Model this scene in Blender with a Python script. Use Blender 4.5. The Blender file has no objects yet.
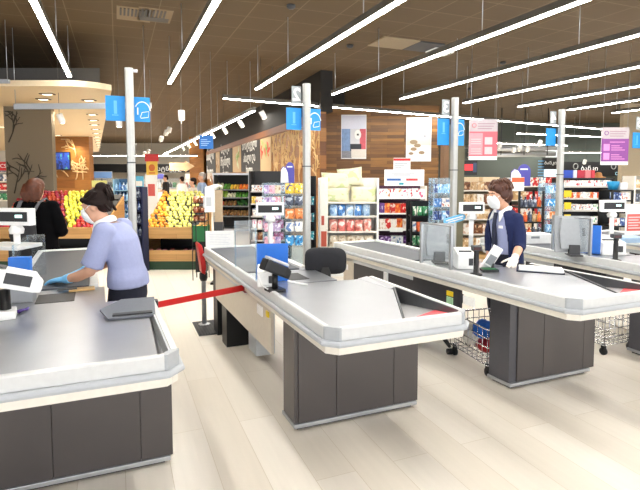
import bpy, bmesh, math, random
from mathutils import Vector, Matrix
random.seed(7)
S = bpy.context.scene
COL = S.collection
# ------------------------------------------------------------------ camera, world, exposure
F = 495.0; TH = math.atan(202.5 / F); PITCH = math.radians(4.0); H = 1.66
cam = bpy.data.cameras.new('camera'); camo = bpy.data.objects.new('camera', cam); COL.objects.link(camo)
cam.sensor_fit = 'HORIZONTAL'; cam.sensor_width = 36; cam.lens = 36 * F / 640
CY = 175 + F * math.tan(PITCH)
cam.shift_y = -(245 - CY) / 640
cam.clip_start = .05; cam.clip_end = 200
camo.location = (0, 0, H); camo.rotation_euler = (math.radians(90) - PITCH, 0, -TH)
S.camera = camo
W = bpy.data.worlds.new('daylight'); S.world = W; W.use_nodes = True
W.node_tree.nodes['Background'].inputs[0].default_value = (.95, .97, 1, 1)
W.node_tree.nodes['Background'].inputs[1].default_value = 1.9
S.view_settings.view_transform = 'Standard'; S.view_settings.look = 'None'
S.view_settings.gamma = 1; S.view_settings.use_curve_mapping = False
S.view_settings.exposure = 0.9
STRIP = 31.0
CT, ST = math.cos(TH), math.sin(TH)

def grid(u, Z):                     # sales-floor grid: bearing u, distance Z -> world x, y
    lat = (u - 320) / F * Z
    return (lat * CT + Z * ST, Z * CT - lat * ST)
def hz(v, Z): return H - (v - 175) / F * Z
F0 = Vector((ST * math.cos(PITCH), CT * math.cos(PITCH), -math.sin(PITCH))); R0 = Vector((CT, -ST, 0)); U0 = R0.cross(F0)
def at(u, v, z):
    d = F0 + R0 * ((u - 320) / F) - U0 * ((v - CY) / F)
    return Vector((0, 0, H)) + d * ((z - H) / d.z)

# ------------------------------------------------------------------ materials
def lin(h):
    if isinstance(h, tuple): return (*h[:3], 1)
    r = [int(h[i:i + 2], 16) / 255 for i in (0, 2, 4)]
    return (*[c / 12.92 if c <= .04045 else ((c + .055) / 1.055) ** 2.4 for c in r], 1)
MATS = {}
def mat(name, col, rough=.5, metal=0, var=.08, scale=30, obj_var=0, emit=0, spec=.5, alpha=None):
    if name in MATS: return MATS[name]
    m = bpy.data.materials.new(name); m.use_nodes = True; nt = m.node_tree; b = nt.nodes['Principled BSDF']
    b.inputs['Roughness'].default_value = rough; b.inputs['Metallic'].default_value = metal
    b.inputs['Specular IOR Level'].default_value = spec
    c = lin(col); b.inputs['Base Color'].default_value = c
    if emit:
        b.inputs['Emission Color'].default_value = c; b.inputs['Emission Strength'].default_value = emit
    else:
        tc = nt.nodes.new('ShaderNodeTexCoord'); n = nt.nodes.new('ShaderNodeTexNoise'); n.inputs['Scale'].default_value = scale
        nt.links.new(tc.outputs['Object'], n.inputs['Vector'])
        hs = nt.nodes.new('ShaderNodeHueSaturation'); hs.inputs['Color'].default_value = c
        mr = nt.nodes.new('ShaderNodeMapRange'); mr.inputs['To Min'].default_value = 1 - var; mr.inputs['To Max'].default_value = 1 + var
        nt.links.new(n.outputs['Fac'], mr.inputs['Value'])
        if obj_var:
            oi = nt.nodes.new('ShaderNodeObjectInfo'); m2 = nt.nodes.new('ShaderNodeMapRange')
            m2.inputs['To Min'].default_value = 1 - obj_var; m2.inputs['To Max'].default_value = 1 + obj_var
            nt.links.new(oi.outputs['Random'], m2.inputs['Value'])
            mu = nt.nodes.new('ShaderNodeMath'); mu.operation = 'MULTIPLY'
            nt.links.new(mr.outputs[0], mu.inputs[0]); nt.links.new(m2.outputs[0], mu.inputs[1]); nt.links.new(mu.outputs[0], hs.inputs['Value'])
            m3 = nt.nodes.new('ShaderNodeMapRange'); m3.inputs['To Min'].default_value = .5 - obj_var * .12; m3.inputs['To Max'].default_value = .5 + obj_var * .12
            nt.links.new(oi.outputs['Random'], m3.inputs['Value']); nt.links.new(m3.outputs[0], hs.inputs['Hue'])
        else:
            nt.links.new(mr.outputs[0], hs.inputs['Value'])
        nt.links.new(hs.outputs[0], b.inputs['Base Color'])
    MATS[name] = m; return m
def acrylic(name, tint='fafcfd', gl=.05):
    if name in MATS: return MATS[name]
    m = bpy.data.materials.new(name); m.use_nodes = True; nt = m.node_tree; nt.nodes.remove(nt.nodes['Principled BSDF'])
    t = nt.nodes.new('ShaderNodeBsdfTransparent'); t.inputs[0].default_value = lin(tint)
    g = nt.nodes.new('ShaderNodeBsdfGlossy'); g.inputs['Roughness'].default_value = .08
    d = nt.nodes.new('ShaderNodeBsdfDiffuse'); d.inputs[0].default_value = lin('e8f0f4')
    mx = nt.nodes.new('ShaderNodeMixShader'); mx.inputs[0].default_value = .05
    nt.links.new(t.outputs[0], mx.inputs[1]); nt.links.new(g.outputs[0], mx.inputs[2])
    m2 = nt.nodes.new('ShaderNodeMixShader'); m2.inputs[0].default_value = gl
    nt.links.new(mx.outputs[0], m2.inputs[1]); nt.links.new(d.outputs[0], m2.inputs[2])
    nt.links.new(m2.outputs[0], nt.nodes['Material Output'].inputs[0]); MATS[name] = m; return m
def printed(name, c1, c2, c3, scale=2.2, rough=.35):
    """packaging print: three inks in blocks, a little different on each pack"""
    if name in MATS: return MATS[name]
    m = bpy.data.materials.new(name); m.use_nodes = True; nt = m.node_tree; b = nt.nodes['Principled BSDF']; b.inputs['Roughness'].default_value = rough
    tc = nt.nodes.new('ShaderNodeTexCoord'); oi = nt.nodes.new('ShaderNodeObjectInfo')
    n = nt.nodes.new('ShaderNodeTexNoise'); n.noise_dimensions = '4D'; n.inputs['Scale'].default_value = scale; n.inputs['Detail'].default_value = 1
    mu = nt.nodes.new('ShaderNodeMath'); mu.operation = 'MULTIPLY'; mu.inputs[1].default_value = 9
    nt.links.new(oi.outputs['Random'], mu.inputs[0]); nt.links.new(mu.outputs[0], n.inputs['W']); nt.links.new(tc.outputs['Generated'], n.inputs['Vector'])
    r = nt.nodes.new('ShaderNodeValToRGB'); r.color_ramp.interpolation = 'CONSTANT'; e = r.color_ramp.elements
    e[0].position = 0; e[0].color = lin(c2); e[1].position = .42; e[1].color = lin(c1); x = e.new(.6); x.color = lin(c3)
    nt.links.new(n.outputs['Fac'], r.inputs[0]); nt.links.new(r.outputs[0], b.inputs['Base Color']); MATS[name] = m; return m
def nodes_mat(name, rough=.5):
    m = bpy.data.materials.new(name); m.use_nodes = True; MATS[name] = m
    m.node_tree.nodes['Principled BSDF'].inputs['Roughness'].default_value = rough
    return m, m.node_tree, m.node_tree.nodes['Principled BSDF']
def plank_mat(name, c1, c2, mortar, bw, bh, ax='XY', rough=.4, msize=.004, grain=.25, rot=0, bias=0):
    m, nt, b = nodes_mat(name, rough); L = nt.links.new
    tc = nt.nodes.new('ShaderNodeTexCoord'); vec = tc.outputs['Object']
    if ax != 'XY':
        sp = nt.nodes.new('ShaderNodeSeparateXYZ'); cb = nt.nodes.new('ShaderNodeCombineXYZ'); L(vec, sp.inputs[0])
        L(sp.outputs[ax[0]], cb.inputs[0]); L(sp.outputs[ax[1]], cb.inputs[1]); vec = cb.outputs[0]
    if rot:
        mp = nt.nodes.new('ShaderNodeMapping'); mp.inputs['Rotation'].default_value = (0, 0, rot); L(vec, mp.inputs[0]); vec = mp.outputs[0]
    br = nt.nodes.new('ShaderNodeTexBrick'); L(vec, br.inputs['Vector'])
    br.inputs['Color1'].default_value = lin(c1); br.inputs['Color2'].default_value = lin(c2); br.inputs['Mortar'].default_value = lin(mortar)
    br.inputs['Scale'].default_value = 1; br.inputs['Brick Width'].default_value = bw; br.inputs['Row Height'].default_value = bh
    br.inputs['Mortar Size'].default_value = msize; br.inputs['Bias'].default_value = bias
    st = nt.nodes.new('ShaderNodeMapping'); st.inputs['Scale'].default_value = (1.5, 18, 1); L(vec, st.inputs[0])
    n = nt.nodes.new('ShaderNodeTexNoise'); n.inputs['Scale'].default_value = 1.6; n.inputs['Detail'].default_value = 5; L(st.outputs[0], n.inputs['Vector'])
    mr = nt.nodes.new('ShaderNodeMapRange'); mr.inputs['To Min'].default_value = 1 - grain; mr.inputs['To Max'].default_value = 1 + grain; L(n.outputs['Fac'], mr.inputs['Value'])
    hs = nt.nodes.new('ShaderNodeHueSaturation'); L(br.outputs['Color'], hs.inputs['Color']); L(mr.outputs[0], hs.inputs['Value']); L(hs.outputs[0], b.inputs['Base Color'])
    return m
# ------------------------------------------------------------------ mesh builder
class MB:
    def __init__(s): s.v = []; s.f = []; s.m = []; s.sm = []; s.xf = None
    def add(s, vs, fs, mi=0, smooth=False):
        o = len(s.v)
        for p in vs:
            p = Vector(p); s.v.append(tuple(s.xf @ p) if s.xf is not None else tuple(p))
        for f in fs: s.f.append([i + o for i in f]); s.m.append(mi); s.sm.append(smooth)
        return s
    def box(s, x0, x1, y0, y1, z0, z1, mi=0):
        return s.add([(x0, y0, z0), (x1, y0, z0), (x1, y1, z0), (x0, y1, z0), (x0, y0, z1), (x1, y0, z1), (x1, y1, z1), (x0, y1, z1)],
                     [(3, 2, 1, 0), (4, 5, 6, 7), (0, 1, 5, 4), (1, 2, 6, 5), (2, 3, 7, 6), (3, 0, 4, 7)], mi)
    def prism(s, poly, z0, z1, mi=0):          # counter-clockwise plan polygon
        n = len(poly); z0s = z0 if isinstance(z0, (list, tuple)) else [z0] * n; z1s = z1 if isinstance(z1, (list, tuple)) else [z1] * n
        return s.add([(p[0], p[1], z0s[i]) for i, p in enumerate(poly)] + [(p[0], p[1], z1s[i]) for i, p in enumerate(poly)],
                     [tuple(range(n - 1, -1, -1)), tuple(range(n, 2 * n))] + [(i, (i + 1) % n, n + (i + 1) % n, n + i) for i in range(n)], mi)
    def vprism(s, poly, y0, y1, mi=0):         # polygon in x,z (counter-clockwise seen from -y)
        n = len(poly)
        return s.add([(p[0], y0, p[1]) for p in poly] + [(p[0], y1, p[1]) for p in poly],
                     [tuple(range(n)), tuple(range(2 * n - 1, n - 1, -1))] + [((i + 1) % n, i, n + i, n + (i + 1) % n) for i in range(n)], mi)
    def rings(s, rs, mi=0, smooth=True, cap=True):
        n = len(rs[0]); vs = [p for r in rs for p in r]; fs = []
        for k in range(len(rs) - 1):
            for i in range(n):
                j = (i + 1) % n; fs.append((k * n + i, k * n + j, (k + 1) * n + j, (k + 1) * n + i))
        if cap: fs.append(tuple(range(n - 1, -1, -1))); fs.append(tuple(range((len(rs) - 1) * n, len(rs) * n)))
        return s.add(vs, fs, mi, smooth)
    def tube(s, pts, r, n=8, mi=0, smooth=True, flat=1.0, up=None):
        pts = [Vector(p) for p in pts]; rr = r if isinstance(r, (list, tuple)) else [r] * len(pts)
        rs = []; prev = None
        for i, p in enumerate(pts):
            t = (pts[min(i + 1, len(pts) - 1)] - pts[max(i - 1, 0)]).normalized()
            if prev is None:
                a = Vector(up) if up else (Vector((0, 0, 1)) if abs(t.z) < .9 else Vector((1, 0, 0)))
            else: a = prev
            a = (a - t * a.dot(t)).normalized(); b = t.cross(a); prev = a
            rs.append([p + (a * math.cos(2 * math.pi * k / n) * flat + b * math.sin(2 * math.pi * k / n)) * rr[i] for k in range(n)])
        return s.rings(rs, mi, smooth)
    def ball(s, c, r, n=12, mi=0, rot=None):
        c = Vector(c); r = (r, r, r) if not isinstance(r, (tuple, list)) else r; rs = []
        for k in range(1, n):
            a = math.pi * k / n; ring = []
            for i in range(2 * n):
                q = Vector((r[0] * math.sin(a) * math.cos(math.pi * i / n), r[1] * math.sin(a) * math.sin(math.pi * i / n), -r[2] * math.cos(a)))
                if rot is not None: q = rot @ q
                ring.append(c + q)
            rs.append(ring)
        return s.rings(rs, mi, True)
    def ell(s, secs, n=20, mi=0):              # horizontal elliptical sections: (x,y,z,rx,ry,yaw)
        rs = []
        for x, y, z, rx, ry, yaw in secs:
            c, d = math.cos(yaw), math.sin(yaw)
            rs.append([Vector((x + rx * math.cos(2 * math.pi * k / n) * c - ry * math.sin(2 * math.pi * k / n) * d,
                               y + rx * math.cos(2 * math.pi * k / n) * d + ry * math.sin(2 * math.pi * k / n) * c, z)) for k in range(n)])
        return s.rings(rs, mi)
    def lathe(s, prof, n=16, mi=0, c=(0, 0, 0)):
        return s.rings([[Vector((c[0] + r * math.cos(2 * math.pi * k / n), c[1] + r * math.sin(2 * math.pi * k / n), c[2] + z)) for k in range(n)] for r, z in prof], mi)
    def mesh(s, name, mats):
        me = bpy.data.meshes.new(name); me.from_pydata(s.v, [], s.f)
        for m in (mats if isinstance(mats, (list, tuple)) else [mats]): me.materials.append(m)
        me.polygons.foreach_set('material_index', s.m); me.polygons.foreach_set('use_smooth', s.sm)
        bm = bmesh.new(); bm.from_mesh(me); bmesh.ops.recalc_face_normals(bm, faces=bm.faces); bm.to_mesh(me); bm.free()
        return me
    def build(s, name, mats, parent=None, bevel=0, loc=None, rz=0):
        me = s.mesh(name, mats)
        if bevel:
            bm = bmesh.new(); bm.from_mesh(me)
            es = [e for e in bm.edges if len(e.link_faces) == 2 and e.calc_face_angle(0) > .6 and not all(f.smooth for f in e.link_faces)]
            bmesh.ops.bevel(bm, geom=es, offset=bevel, segments=2, affect='EDGES', profile=.7, clamp_overlap=True); bm.to_mesh(me); bm.free()
        o = bpy.data.objects.new(name, me); COL.objects.link(o); o.parent = parent
        if loc is not None: o.location = loc
        if rz: o.rotation_euler.z = rz
        return o
def part(name, m, parent, *boxes, bevel=0):
    b = MB()
    for q in boxes: b.box(*q)
    return b.build(name, m, parent, bevel)
def tag(o, label, cat, group=None, kind=None):
    if label: o['label'] = label
    if cat: o['category'] = cat
    if group: o['group'] = group
    if kind: o['kind'] = kind
    return o
def thing(name, label, cat, loc=(0, 0, 0), rz=0, group=None):
    o = bpy.data.objects.new(name, None); COL.objects.link(o); o.empty_display_size = .1
    o.location = loc; o.rotation_euler.z = rz
    return tag(o, label, cat, group)
def struct(o): o['kind'] = 'structure'; return o
def copy_tree(o, parent=None):
    c = o.copy(); COL.objects.link(c); c.parent = parent
    for ch in list(o.children): copy_tree(ch, c)
    return c
def text(name, body, size, m, parent, loc, rot=(math.pi / 2, 0, 0), mirror=False, fit=None, bold=0.0):
    cu = bpy.data.curves.new(name, 'FONT'); cu.body = body; cu.size = size; cu.align_x = 'CENTER'; cu.align_y = 'CENTER'; cu.extrude = .001; cu.offset = bold
    cu.resolution_u = 3; cu.space_line = 1.1
    t = bpy.data.objects.new(name, cu); COL.objects.link(t)
    me = bpy.data.meshes.new_from_object(t.evaluated_get(bpy.context.evaluated_depsgraph_get())); bpy.data.objects.remove(t)
    w = max(v.co.x for v in me.vertices) - min(v.co.x for v in me.vertices); k = fit / w if fit else 1
    if mirror:
        for v in me.vertices: v.co.x *= -1
    me.materials.clear(); me.materials.append(m)
    o = bpy.data.objects.new(name, me); COL.objects.link(o); o.parent = parent; o.location = loc; o.rotation_euler = rot; o.scale = (k, 1 if not fit else k, 1)
    return o
def fuse(mb, voxel, sm=4, factor=.5):
    me = mb.mesh('f', []) if False else None
    tmp = bpy.data.meshes.new('f'); tmp.from_pydata(mb.v, [], mb.f)
    bm = bmesh.new(); bm.from_mesh(tmp); bmesh.ops.recalc_face_normals(bm, faces=bm.faces); bm.to_mesh(tmp); bm.free()
    o = bpy.data.objects.new('f', tmp); COL.objects.link(o)
    r = o.modifiers.new('r', 'REMESH'); r.mode = 'VOXEL'; r.voxel_size = voxel; r.use_smooth_shade = True
    q = o.modifiers.new('s', 'SMOOTH'); q.iterations = sm; q.factor = factor
    me = bpy.data.meshes.new_from_object(o.evaluated_get(bpy.context.evaluated_depsgraph_get())); bpy.data.objects.remove(o)
    for p in me.polygons: p.use_smooth = True
    return me
def link_mesh(name, me, m, parent=None):
    me.materials.clear(); me.materials.append(m); me.name = name
    o = bpy.data.objects.new(name, me); COL.objects.link(o); o.parent = parent; return o

white = mat('white plastic', 'f2f2f0', .4); offw = mat('warm white laminate', 'ece6da', .45); lgrey = mat('light grey plastic', 'c4c8cc', .4)
grey = mat('grey plastic', '8e9196', .45); dgrey = mat('dark grey plastic', '3c3d40', .5); black = mat('black plastic', '141416', .45)
steel = mat('brushed steel', 'b0b2b7', .34, .85, .05, 6); alu = mat('aluminium', 'b9bcc0', .35, .8, .04)
charcoal = mat('charcoal laminate', '504b4a', .32, .2, .06, 4); dpanel = mat('dark laminate panel', '2e2e34', .35)
skirtm = mat('beige metal skirt', 'cfc6b8', .38, .3); chrome = mat('chrome', 'd8d8da', .15, 1)
red = mat('red plastic', 'c81e1e', .4); blue = mat('blue plastic', '1f6fd0', .4); flagb = mat('sign blue', '1590e0', .45); paper = mat('white paper', 'f6f6f4', .7)
rubber = mat('black rubber', '1a1a1c', .7); belt_m = mat('grey conveyor belt', '4c4f57', .5, 0, .1, 60); green_m = mat('green plastic', '1d6b3c', .5)
navy = mat('navy fabric', '141b3c', .85); wood_l = mat('pale wood board', 'c9a36a', .5, 0, .2, 9); board_w = mat('plain white board', 'f4f4f2', .5)  # the white panel material is plain white, without emission
clear = acrylic('clear acrylic'); clearb = acrylic('pale blue acrylic', 'e4f2fa', .10)
darkmetal = mat('black metal', '0e0e10', .4, .3)
# ------------------------------------------------------------------ room shell
fl_m = plank_mat('cream plank floor', 'f4ece0', 'ece2d3', 'd9ccb8', 1.6, .24, 'YX', .30, .0018, .05)
ce_m = plank_mat('brown ceiling tile', '5b4a32', '604e36', '7c6a50', .6, .6, 'XY', .8, .007, .05)
ce_m.node_tree.nodes['Brick Texture'].offset = 0
HC = 3.95
part('floor', fl_m, None, (-26, 36, -6, 48, -.1, 0))['kind'] = 'structure'
part('ceiling', ce_m, None, (-26, 36, -6, 48, HC, HC + .1))['kind'] = 'structure'
bw_m = mat('taupe wall paint', '8d8a82', .8); wallb = mat('pale wall tile', 'd8d2c4', .6)
GRZ = -TH
def gthing(name, label, cat, u, Z, z=0, group=None):
    x, y = grid(u, Z); return thing(name, label, cat, (x, y, z), GRZ, group)
def gstruct(name, m, u, Z, *boxes, bevel=0):
    b = MB()
    for q in boxes: b.box(*q)
    x, y = grid(u, Z); o = b.build(name, m, None, bevel, (x, y, 0), GRZ); o['kind'] = 'structure'; return o
gstruct('wall_back', wallb, 320, 36, (-32, 30, 0, .2, 0, HC))
gstruct('wall_left', bw_m, 320, 0, (-24, -23.8, -10, 36, 0, HC))
gstruct('wall_right', bw_m, 320, 0, (21, 21.2, -2, 36, 0, HC))

# far right: dark rear wall with black sign band, beige wall at the edge
gstruct('wall_rear_right', mat('grey green wall', '4c524c', .8), 320, 22, (2.6, 14.5, 0, .2, 0, HC))
gstruct('wall_side_right', mat('beige wall panel', 'b9a98e', .7), 320, 16, (9.72, 13.5, 0, .2, 0, HC), (11.2, 11.215, -.012, 0, 0, HC))
# wood wall facing the checkouts
ww_m = plank_mat('mixed brown wood planks', '96682f', '5c3b1a', '3a230f', .9, .085, 'XZ', .45, .002, .45)
gstruct('wall_wood', ww_m, 320, 13.3, (-.7, 3.17, 0, .15, 0, 3.5), (.0, .12, -2.25, 0, 0, 3.5))
gstruct('trim_1', mat('dark soffit board', '1c1814', .7), 320, 13.3, (-.05, .66, .15, .5, 3.5, HC), (.0, .12, -2.25, .15, 3.5, HC))
# vegetable wall running away to the left
VD = Vector((-.337, .941)).normalized()
vx, vy = grid(320, 11)
VANG = GRZ + math.atan2(VD.y, VD.x)
vw_m = plank_mat('orange wood veneer', 'a87235', '875422', '6a3e16', 1.4, .3, 'XZ', .45, .002, .45)
o = MB().box(0, 21, -.15, 0, 0, 3.05).build('wall_vegetables', vw_m, None, 0, (vx, vy, 0), VANG); struct(o)
o = MB().box(0, 21, -.3, -.02, 3.05, HC).build('trim_2', MATS['dark soffit board'], None, 0, (vx, vy, 0), VANG); struct(o)
o = MB().box(0, 21, 0, .05, 2.86, 3.05).build('trim_3', mat('red brown cornice', '7d4a20', .5), None, 0, (vx, vy, 0), VANG); struct(o)

# left produce soffit (cream slab with a rounded corner) and its dark upstand
sof = mat('cream soffit', 'f0dcb8', .6)
sx, sy = grid(116, 7.6)
cx = [(-14, 0)] + [(-.75 + .6 * math.cos(a) , .6 + .6 * math.sin(a)) for a in [-math.pi / 2 + k * math.pi / 18 for k in range(8)]] + [(-9.67, 21.2), (-20, 21.2)]
o = struct(MB().prism(cx, 3.0, 3.09).build('ceiling_soffit', sof, None, 0, (sx, sy, 0), GRZ))
o = struct(MB().prism([(-13.5, .7), (-.5, .7), (-9.4, 20.6), (-19.5, 20.6)], 3.09, 3.42).build('trim_4', mat('grey soffit upstand', '4c4a48', .6), None, 0, (sx, sy, 0), GRZ))
colm = mat('taupe column plaster', '776c59', .7, 0, .05)
def branch(parent, pts, r):
    b = MB()
    for p in pts: b.tube([(x, -.006, z) for x, z in p], [r * (1 - .6 * i / len(p)) for i in range(len(p))], 5)
    return b.build('branch_decal', mat('dark branch print', '3a3328', .8), parent)
c1 = gstruct('column_1', colm, 7, 9.8, (0, .93, 0, .12, 0, 3.0))
BR = []
rb = random.Random(3)
def grow(x, z, a, l, d, out, xmax):
    pts = [(x, z)]
    for k in range(5):
        a += rb.uniform(-.35, .35); x = min(max(x + l / 5 * math.cos(a), .03), xmax); z += l / 5 * math.sin(a); pts.append((x, min(z, 2.9)))
    out.append(pts)
    if d: 
        for q in range(3): grow(pts[2 + q][0], pts[2 + q][1], a + rb.choice((-.8, .8, .5)), l * .6, d - 1, out, xmax)
for x0, z0, a in ((.15, 1.3, 1.5), (.35, 1.35, 1.2), (.08, 2.3, 1.4)): grow(x0, z0, a, .55, 2, BR, .9)
branch(c1, BR, .012)
# carved wooden panel with pale tree print further back
c2 = gstruct('wall_produce', vw_m, 55, 17.4, (0, 1.25, 0, .3, 0, 3.0))
BR = []
for x0, z0, a in ((.75, 1.5, 1.4), (.5, 1.6, 1.9), (1.0, 1.5, 1.3), (.8, 2.3, 1.5)): grow(x0, z0, a, .6, 2, BR, 1.2)
b = MB()
for p in BR: b.tube([(x, -.012, z) for x, z in p], .02, 5)
b.build('tree_decal', mat('pale tree print', 'd9b987', .7), c2)
gstruct('column_2', mat('grey green column', '6a6754', .7, 0, .12, 6), 443.5, 9.0, (.19, .37, 0, .4, 0, 2.6))
gstruct('column_3', mat('pinkish wood column', '8a6a50', .6), 443.5, 9.6, (0, .16, 0, .3, 0, 2.25))
gstruct('column_4', vw_m, 190, 30, (0, .85, 0, .8, 0, HC))
# ------------------------------------------------------------------ ceiling lights
lamp_m = mat('lit diffuser', 'fffdf6', emit=STRIP); hous = mat('light housing', '6a665f', .4, .4)
def strip(p0, p1, z, label, cables, group='linear ceiling lights', hcab=None):
    p0, p1 = Vector((*p0, z)), Vector((*p1, z)); d = p1 - p0; L = d.length; a = math.atan2(d.y, d.x)
    t = thing('linear_light', label, 'ceiling light', p0, a, group)
    part('housing', hous, t, (0, L, -.035, .035, .012, .085), bevel=.004)
    part('diffuser', lamp_m, t, (.02, L - .02, -.026, .026, 0, .012))
    for c in cables:
        MB().tube([(c, 0, .085), (c, 0, HC - z)], .006, 6).build('cable', alu, t)
    return t
YE = 8.8; HL = 3.19
ORD = ['first', 'second', 'third', 'fourth', 'fifth', 'sixth', 'seventh', 'eighth', 'ninth', 'tenth', 'eleventh']
for k in range(11):
    xk = .04 + (-.0779 + .1707 * k) * YE + (.012 * k if k > 4 else 0)
    strip((xk, .6), (xk, YE), HL, 'long white linear ceiling light over the tills, %s from the left' % ORD[k], (1.5, 4, 6.4, YE - .72))
strip(grid(224, 10.1), grid(690, 20), HL, 'long linear light crossing in front of the wood plank wall', (.1, 1.1, 4, 8, 12), 'cross lights over the aisles')
for i, (u0, Z0, u1, Z1) in enumerate(((515, 18.5, 700, 23), (490, 20.5, 720, 26), (88, 30, 198, 30), (480, 21, 640, 21.4))):
    strip(grid(u0, Z0), grid(u1, Z1), (HL, 2.95, 2.8, 2.6)[i], 'distant linear ceiling light, %s' % ('behind the fourth till pole', 'just above the right black sign band', 'over the far back counter on the left', 'lowest one above the right black sign band')[i], (.5, 3), 'cross lights over the aisles')
# strip with spots along the vegetable wall
strip(grid(255, 9.9), grid(163, 32), 2.92, 'linear light running along above the vegetable wall', (.3, 4, 8), 'cross lights over the aisles')
def spot(u, Z, z, label, rz=0, drop=0, tilt=.5, r=.045, energy=0):
    x, y = grid(u, Z); t = thing('spotlight', label, 'spotlight', (x, y, z), rz, 'spotlights')
    b = MB(); b.xf = Matrix.Rotation(tilt, 4, 'X'); b.lathe([(r * .9, .0), (r, -.01), (r, -.15), (r * .8, -.155)], 14); b.build('lamp_body', white, t)
    b = MB(); b.xf = Matrix.Rotation(tilt, 4, 'X'); b.lathe([(r * .7, -.156), (r * .7, -.16)], 14); b.build('lens', mat('spot lens', 'fff6e0', emit=8), t)
    if drop: MB().tube([(0, 0, 0), (0, 0, drop)], .004, 6).build('stem', hous, t)
    if energy:
        l = bpy.data.lights.new('spot', 'SPOT'); l.energy = energy; l.spot_size = 1.9; l.spot_blend = .6; l.shadow_soft_size = .08; l.color = (1, .93, .82)
        lo = bpy.data.objects.new('spot_lamp', l); COL.objects.link(lo); lo.parent = t; lo.location = (0, -.2 * math.sin(tilt) * -1, -.2); lo.rotation_euler.x = tilt
    return t
for i in range(8):
    Z = 9.75 + 1.75 * i; u = 320 + F * (-1.3 - .4008 * (Z - 9.9) + .09) / Z
    spot(u, Z, 2.9, 'white track spotlight aimed at the vegetable wall, %s along' % ORD[i], GRZ - 1.2, HC - 2.9, .5, .055, 26 if i < 7 else 0)
spot(183, 8.3, 2.73, 'white cylinder pendant spotlight on a long cable', 0, HC - 2.73, 0, .055, 60)
spot(121, 8.6, 2.64, 'white pendant spotlight behind the first till pole', 0, HC - 2.64, 0, .05, 60)
spot(62, 8.2, 2.66, 'small tilted spotlight hanging under the grey rail', -.6, HC - 2.66, .5, .05, 60)
for i, (u, v, Z) in enumerate(((168, 131, 15), (163, 137, 15.5), (171, 128, 14.5), (150, 150, 20), (146, 152, 21))):
    spot(u, Z, hz(v, Z), 'far track spotlight over the produce aisle, ' + ('white lit one in the cluster', 'lowest lit one of the cluster', 'upper one of the cluster', 'one of the pair further back', 'the last of the pair further back')[i], .4, HC - hz(v, Z), .5, .07, 90)
for i, (u, v, Z) in enumerate(((539, 141, 15), (527, 147, 15), (499, 143, 14), (519, 146, 14.5), (584, 160, 18), (513, 148, 16))):
    spot(u, Z, hz(v, Z), 'white track spotlight over the right aisles, ' + ('beside the fourth till pole', 'lower one by the fourth till pole', 'by the pink poster corner', 'next to the ceiling ducts', 'above the wide black sign', 'in front of the ceiling ducts')[i], -.4, HC - hz(v, Z), .5, .06, 70)
# grey rail hanging under the soffit
x, y = grid(18, 7.9); t = thing('ceiling_rail', 'grey rail hanging on wires under the cream soffit', 'rail', (x, y, hz(107.5, 7.9)), GRZ - .05)
part('rail', alu, t, (0, 2.2, -.02, .02, -.045, .045), bevel=.005)
for c in (.02, 2.1): MB().tube([(c, 0, .04), (c, 0, HC - hz(107.5, 7.9))], .006, 6).build('cable', alu, t)
x, y = grid(-20, 7.5); t = thing('ceiling_rail', 'grey rail end in front of the soffit edge at the far left', 'rail', (x, y, hz(83, 7.5)), GRZ)
part('rail', alu, t, (0, .52, -.02, .02, -.03, .03), bevel=.005); MB().tube([(.49, 0, .03), (.49, 0, HC - hz(83, 7.5))], .006, 6).build('cable', alu, t)
# soffit downlights
dl = mat('downlight trim', '4a4030', .5)
yy = [7.9 + 1.28 * i for i in range(14)]
def downlight(u, Z, label):
    x, y = grid(u, Z); t = thing('downlight', label, 'downlight', (x, y, 3.0), GRZ, 'soffit downlights')
    MB().box(-.11, .11, -.06, .06, -.015, 0).build('trim_ring', dl, t, .003)
    MB().box(-.07, .07, -.035, .035, -.018, -.015).build('lens', mat('downlight lens', 'fff0d0', emit=3), t)
def su(v): return 1.34 * F / (175 - v)
for i, v in enumerate((101, 108.5, 115, 120.5, 125, 129.5, 133.5, 137, 140, 142.5, 145, 147)):
    downlight(92 + (v - 101) * .19, su(v), 'recessed slot downlight in the long row, %s from the front' % (ORD + ['twelfth'])[i])
for u, v, n in ((51, 95, 'single front one above the column'), (47, 100, 'small one beside the front one'), (5, 127, 'left of the taupe column'), (60, 135.5, 'above the wooden panel')):
    downlight(u, su(v), 'recessed downlight in the soffit, ' + n)
for u, Z in ((60, 10), (80, 13), (30, 10), (70, 17)):
    l = bpy.data.lights.new('downlight_lamp', 'SPOT'); l.energy = 75; l.spot_size = 2.2; l.spot_blend = .7; l.color = (1, .88, .7); l.shadow_soft_size = .1
    lo = bpy.data.objects.new('downlight_lamp', l); COL.objects.link(lo); lo.location = (*grid(u, Z), 2.95)
# ceiling vents and air conditioner
def vent(u, v, label, w=.6):
    p = at(u, v, HC); t = thing('ceiling_vent', label, 'vent', (p.x, p.y, HC), 0)
    part('vent_frame', mat('vent frame', '857257', .6), t, (-w / 2, w / 2, -.3, .3, -.012, 0))
    b = MB()
    for i in range(int((w - .08) / .05)): b.box(-w / 2 + .04 + i * .05, -w / 2 + .065 + i * .05, -.26, .06, -.02, -.012)
    b.build('vent_slats', darkmetal, t)
    return t
vent(134, 14, 'slotted ceiling vent, lighter left half of the pair', .46)
t = vent(155, 15, 'slotted ceiling vent with dark open slot, right half of the pair', .46); part('dark_opening', darkmetal, t, (-.2, .2, .08, .27, -.016, -.011))
p = at(406, 44, HC); t = thing('air_conditioner', 'ceiling cassette air conditioner with dark grille and white sensor box', 'air conditioner', (p.x, p.y, HC), 0)
part('cassette', mat('beige cassette', '8f7f66', .6), t, (-.6, .1, -.3, .3, -.02, 0)); part('grille', dgrey, t, (.1, .62, -.28, .28, -.025, 0))
part('sensor_box', white, t, (.55, .95, -.1, .22, -.09, -.025), bevel=.01)
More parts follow.
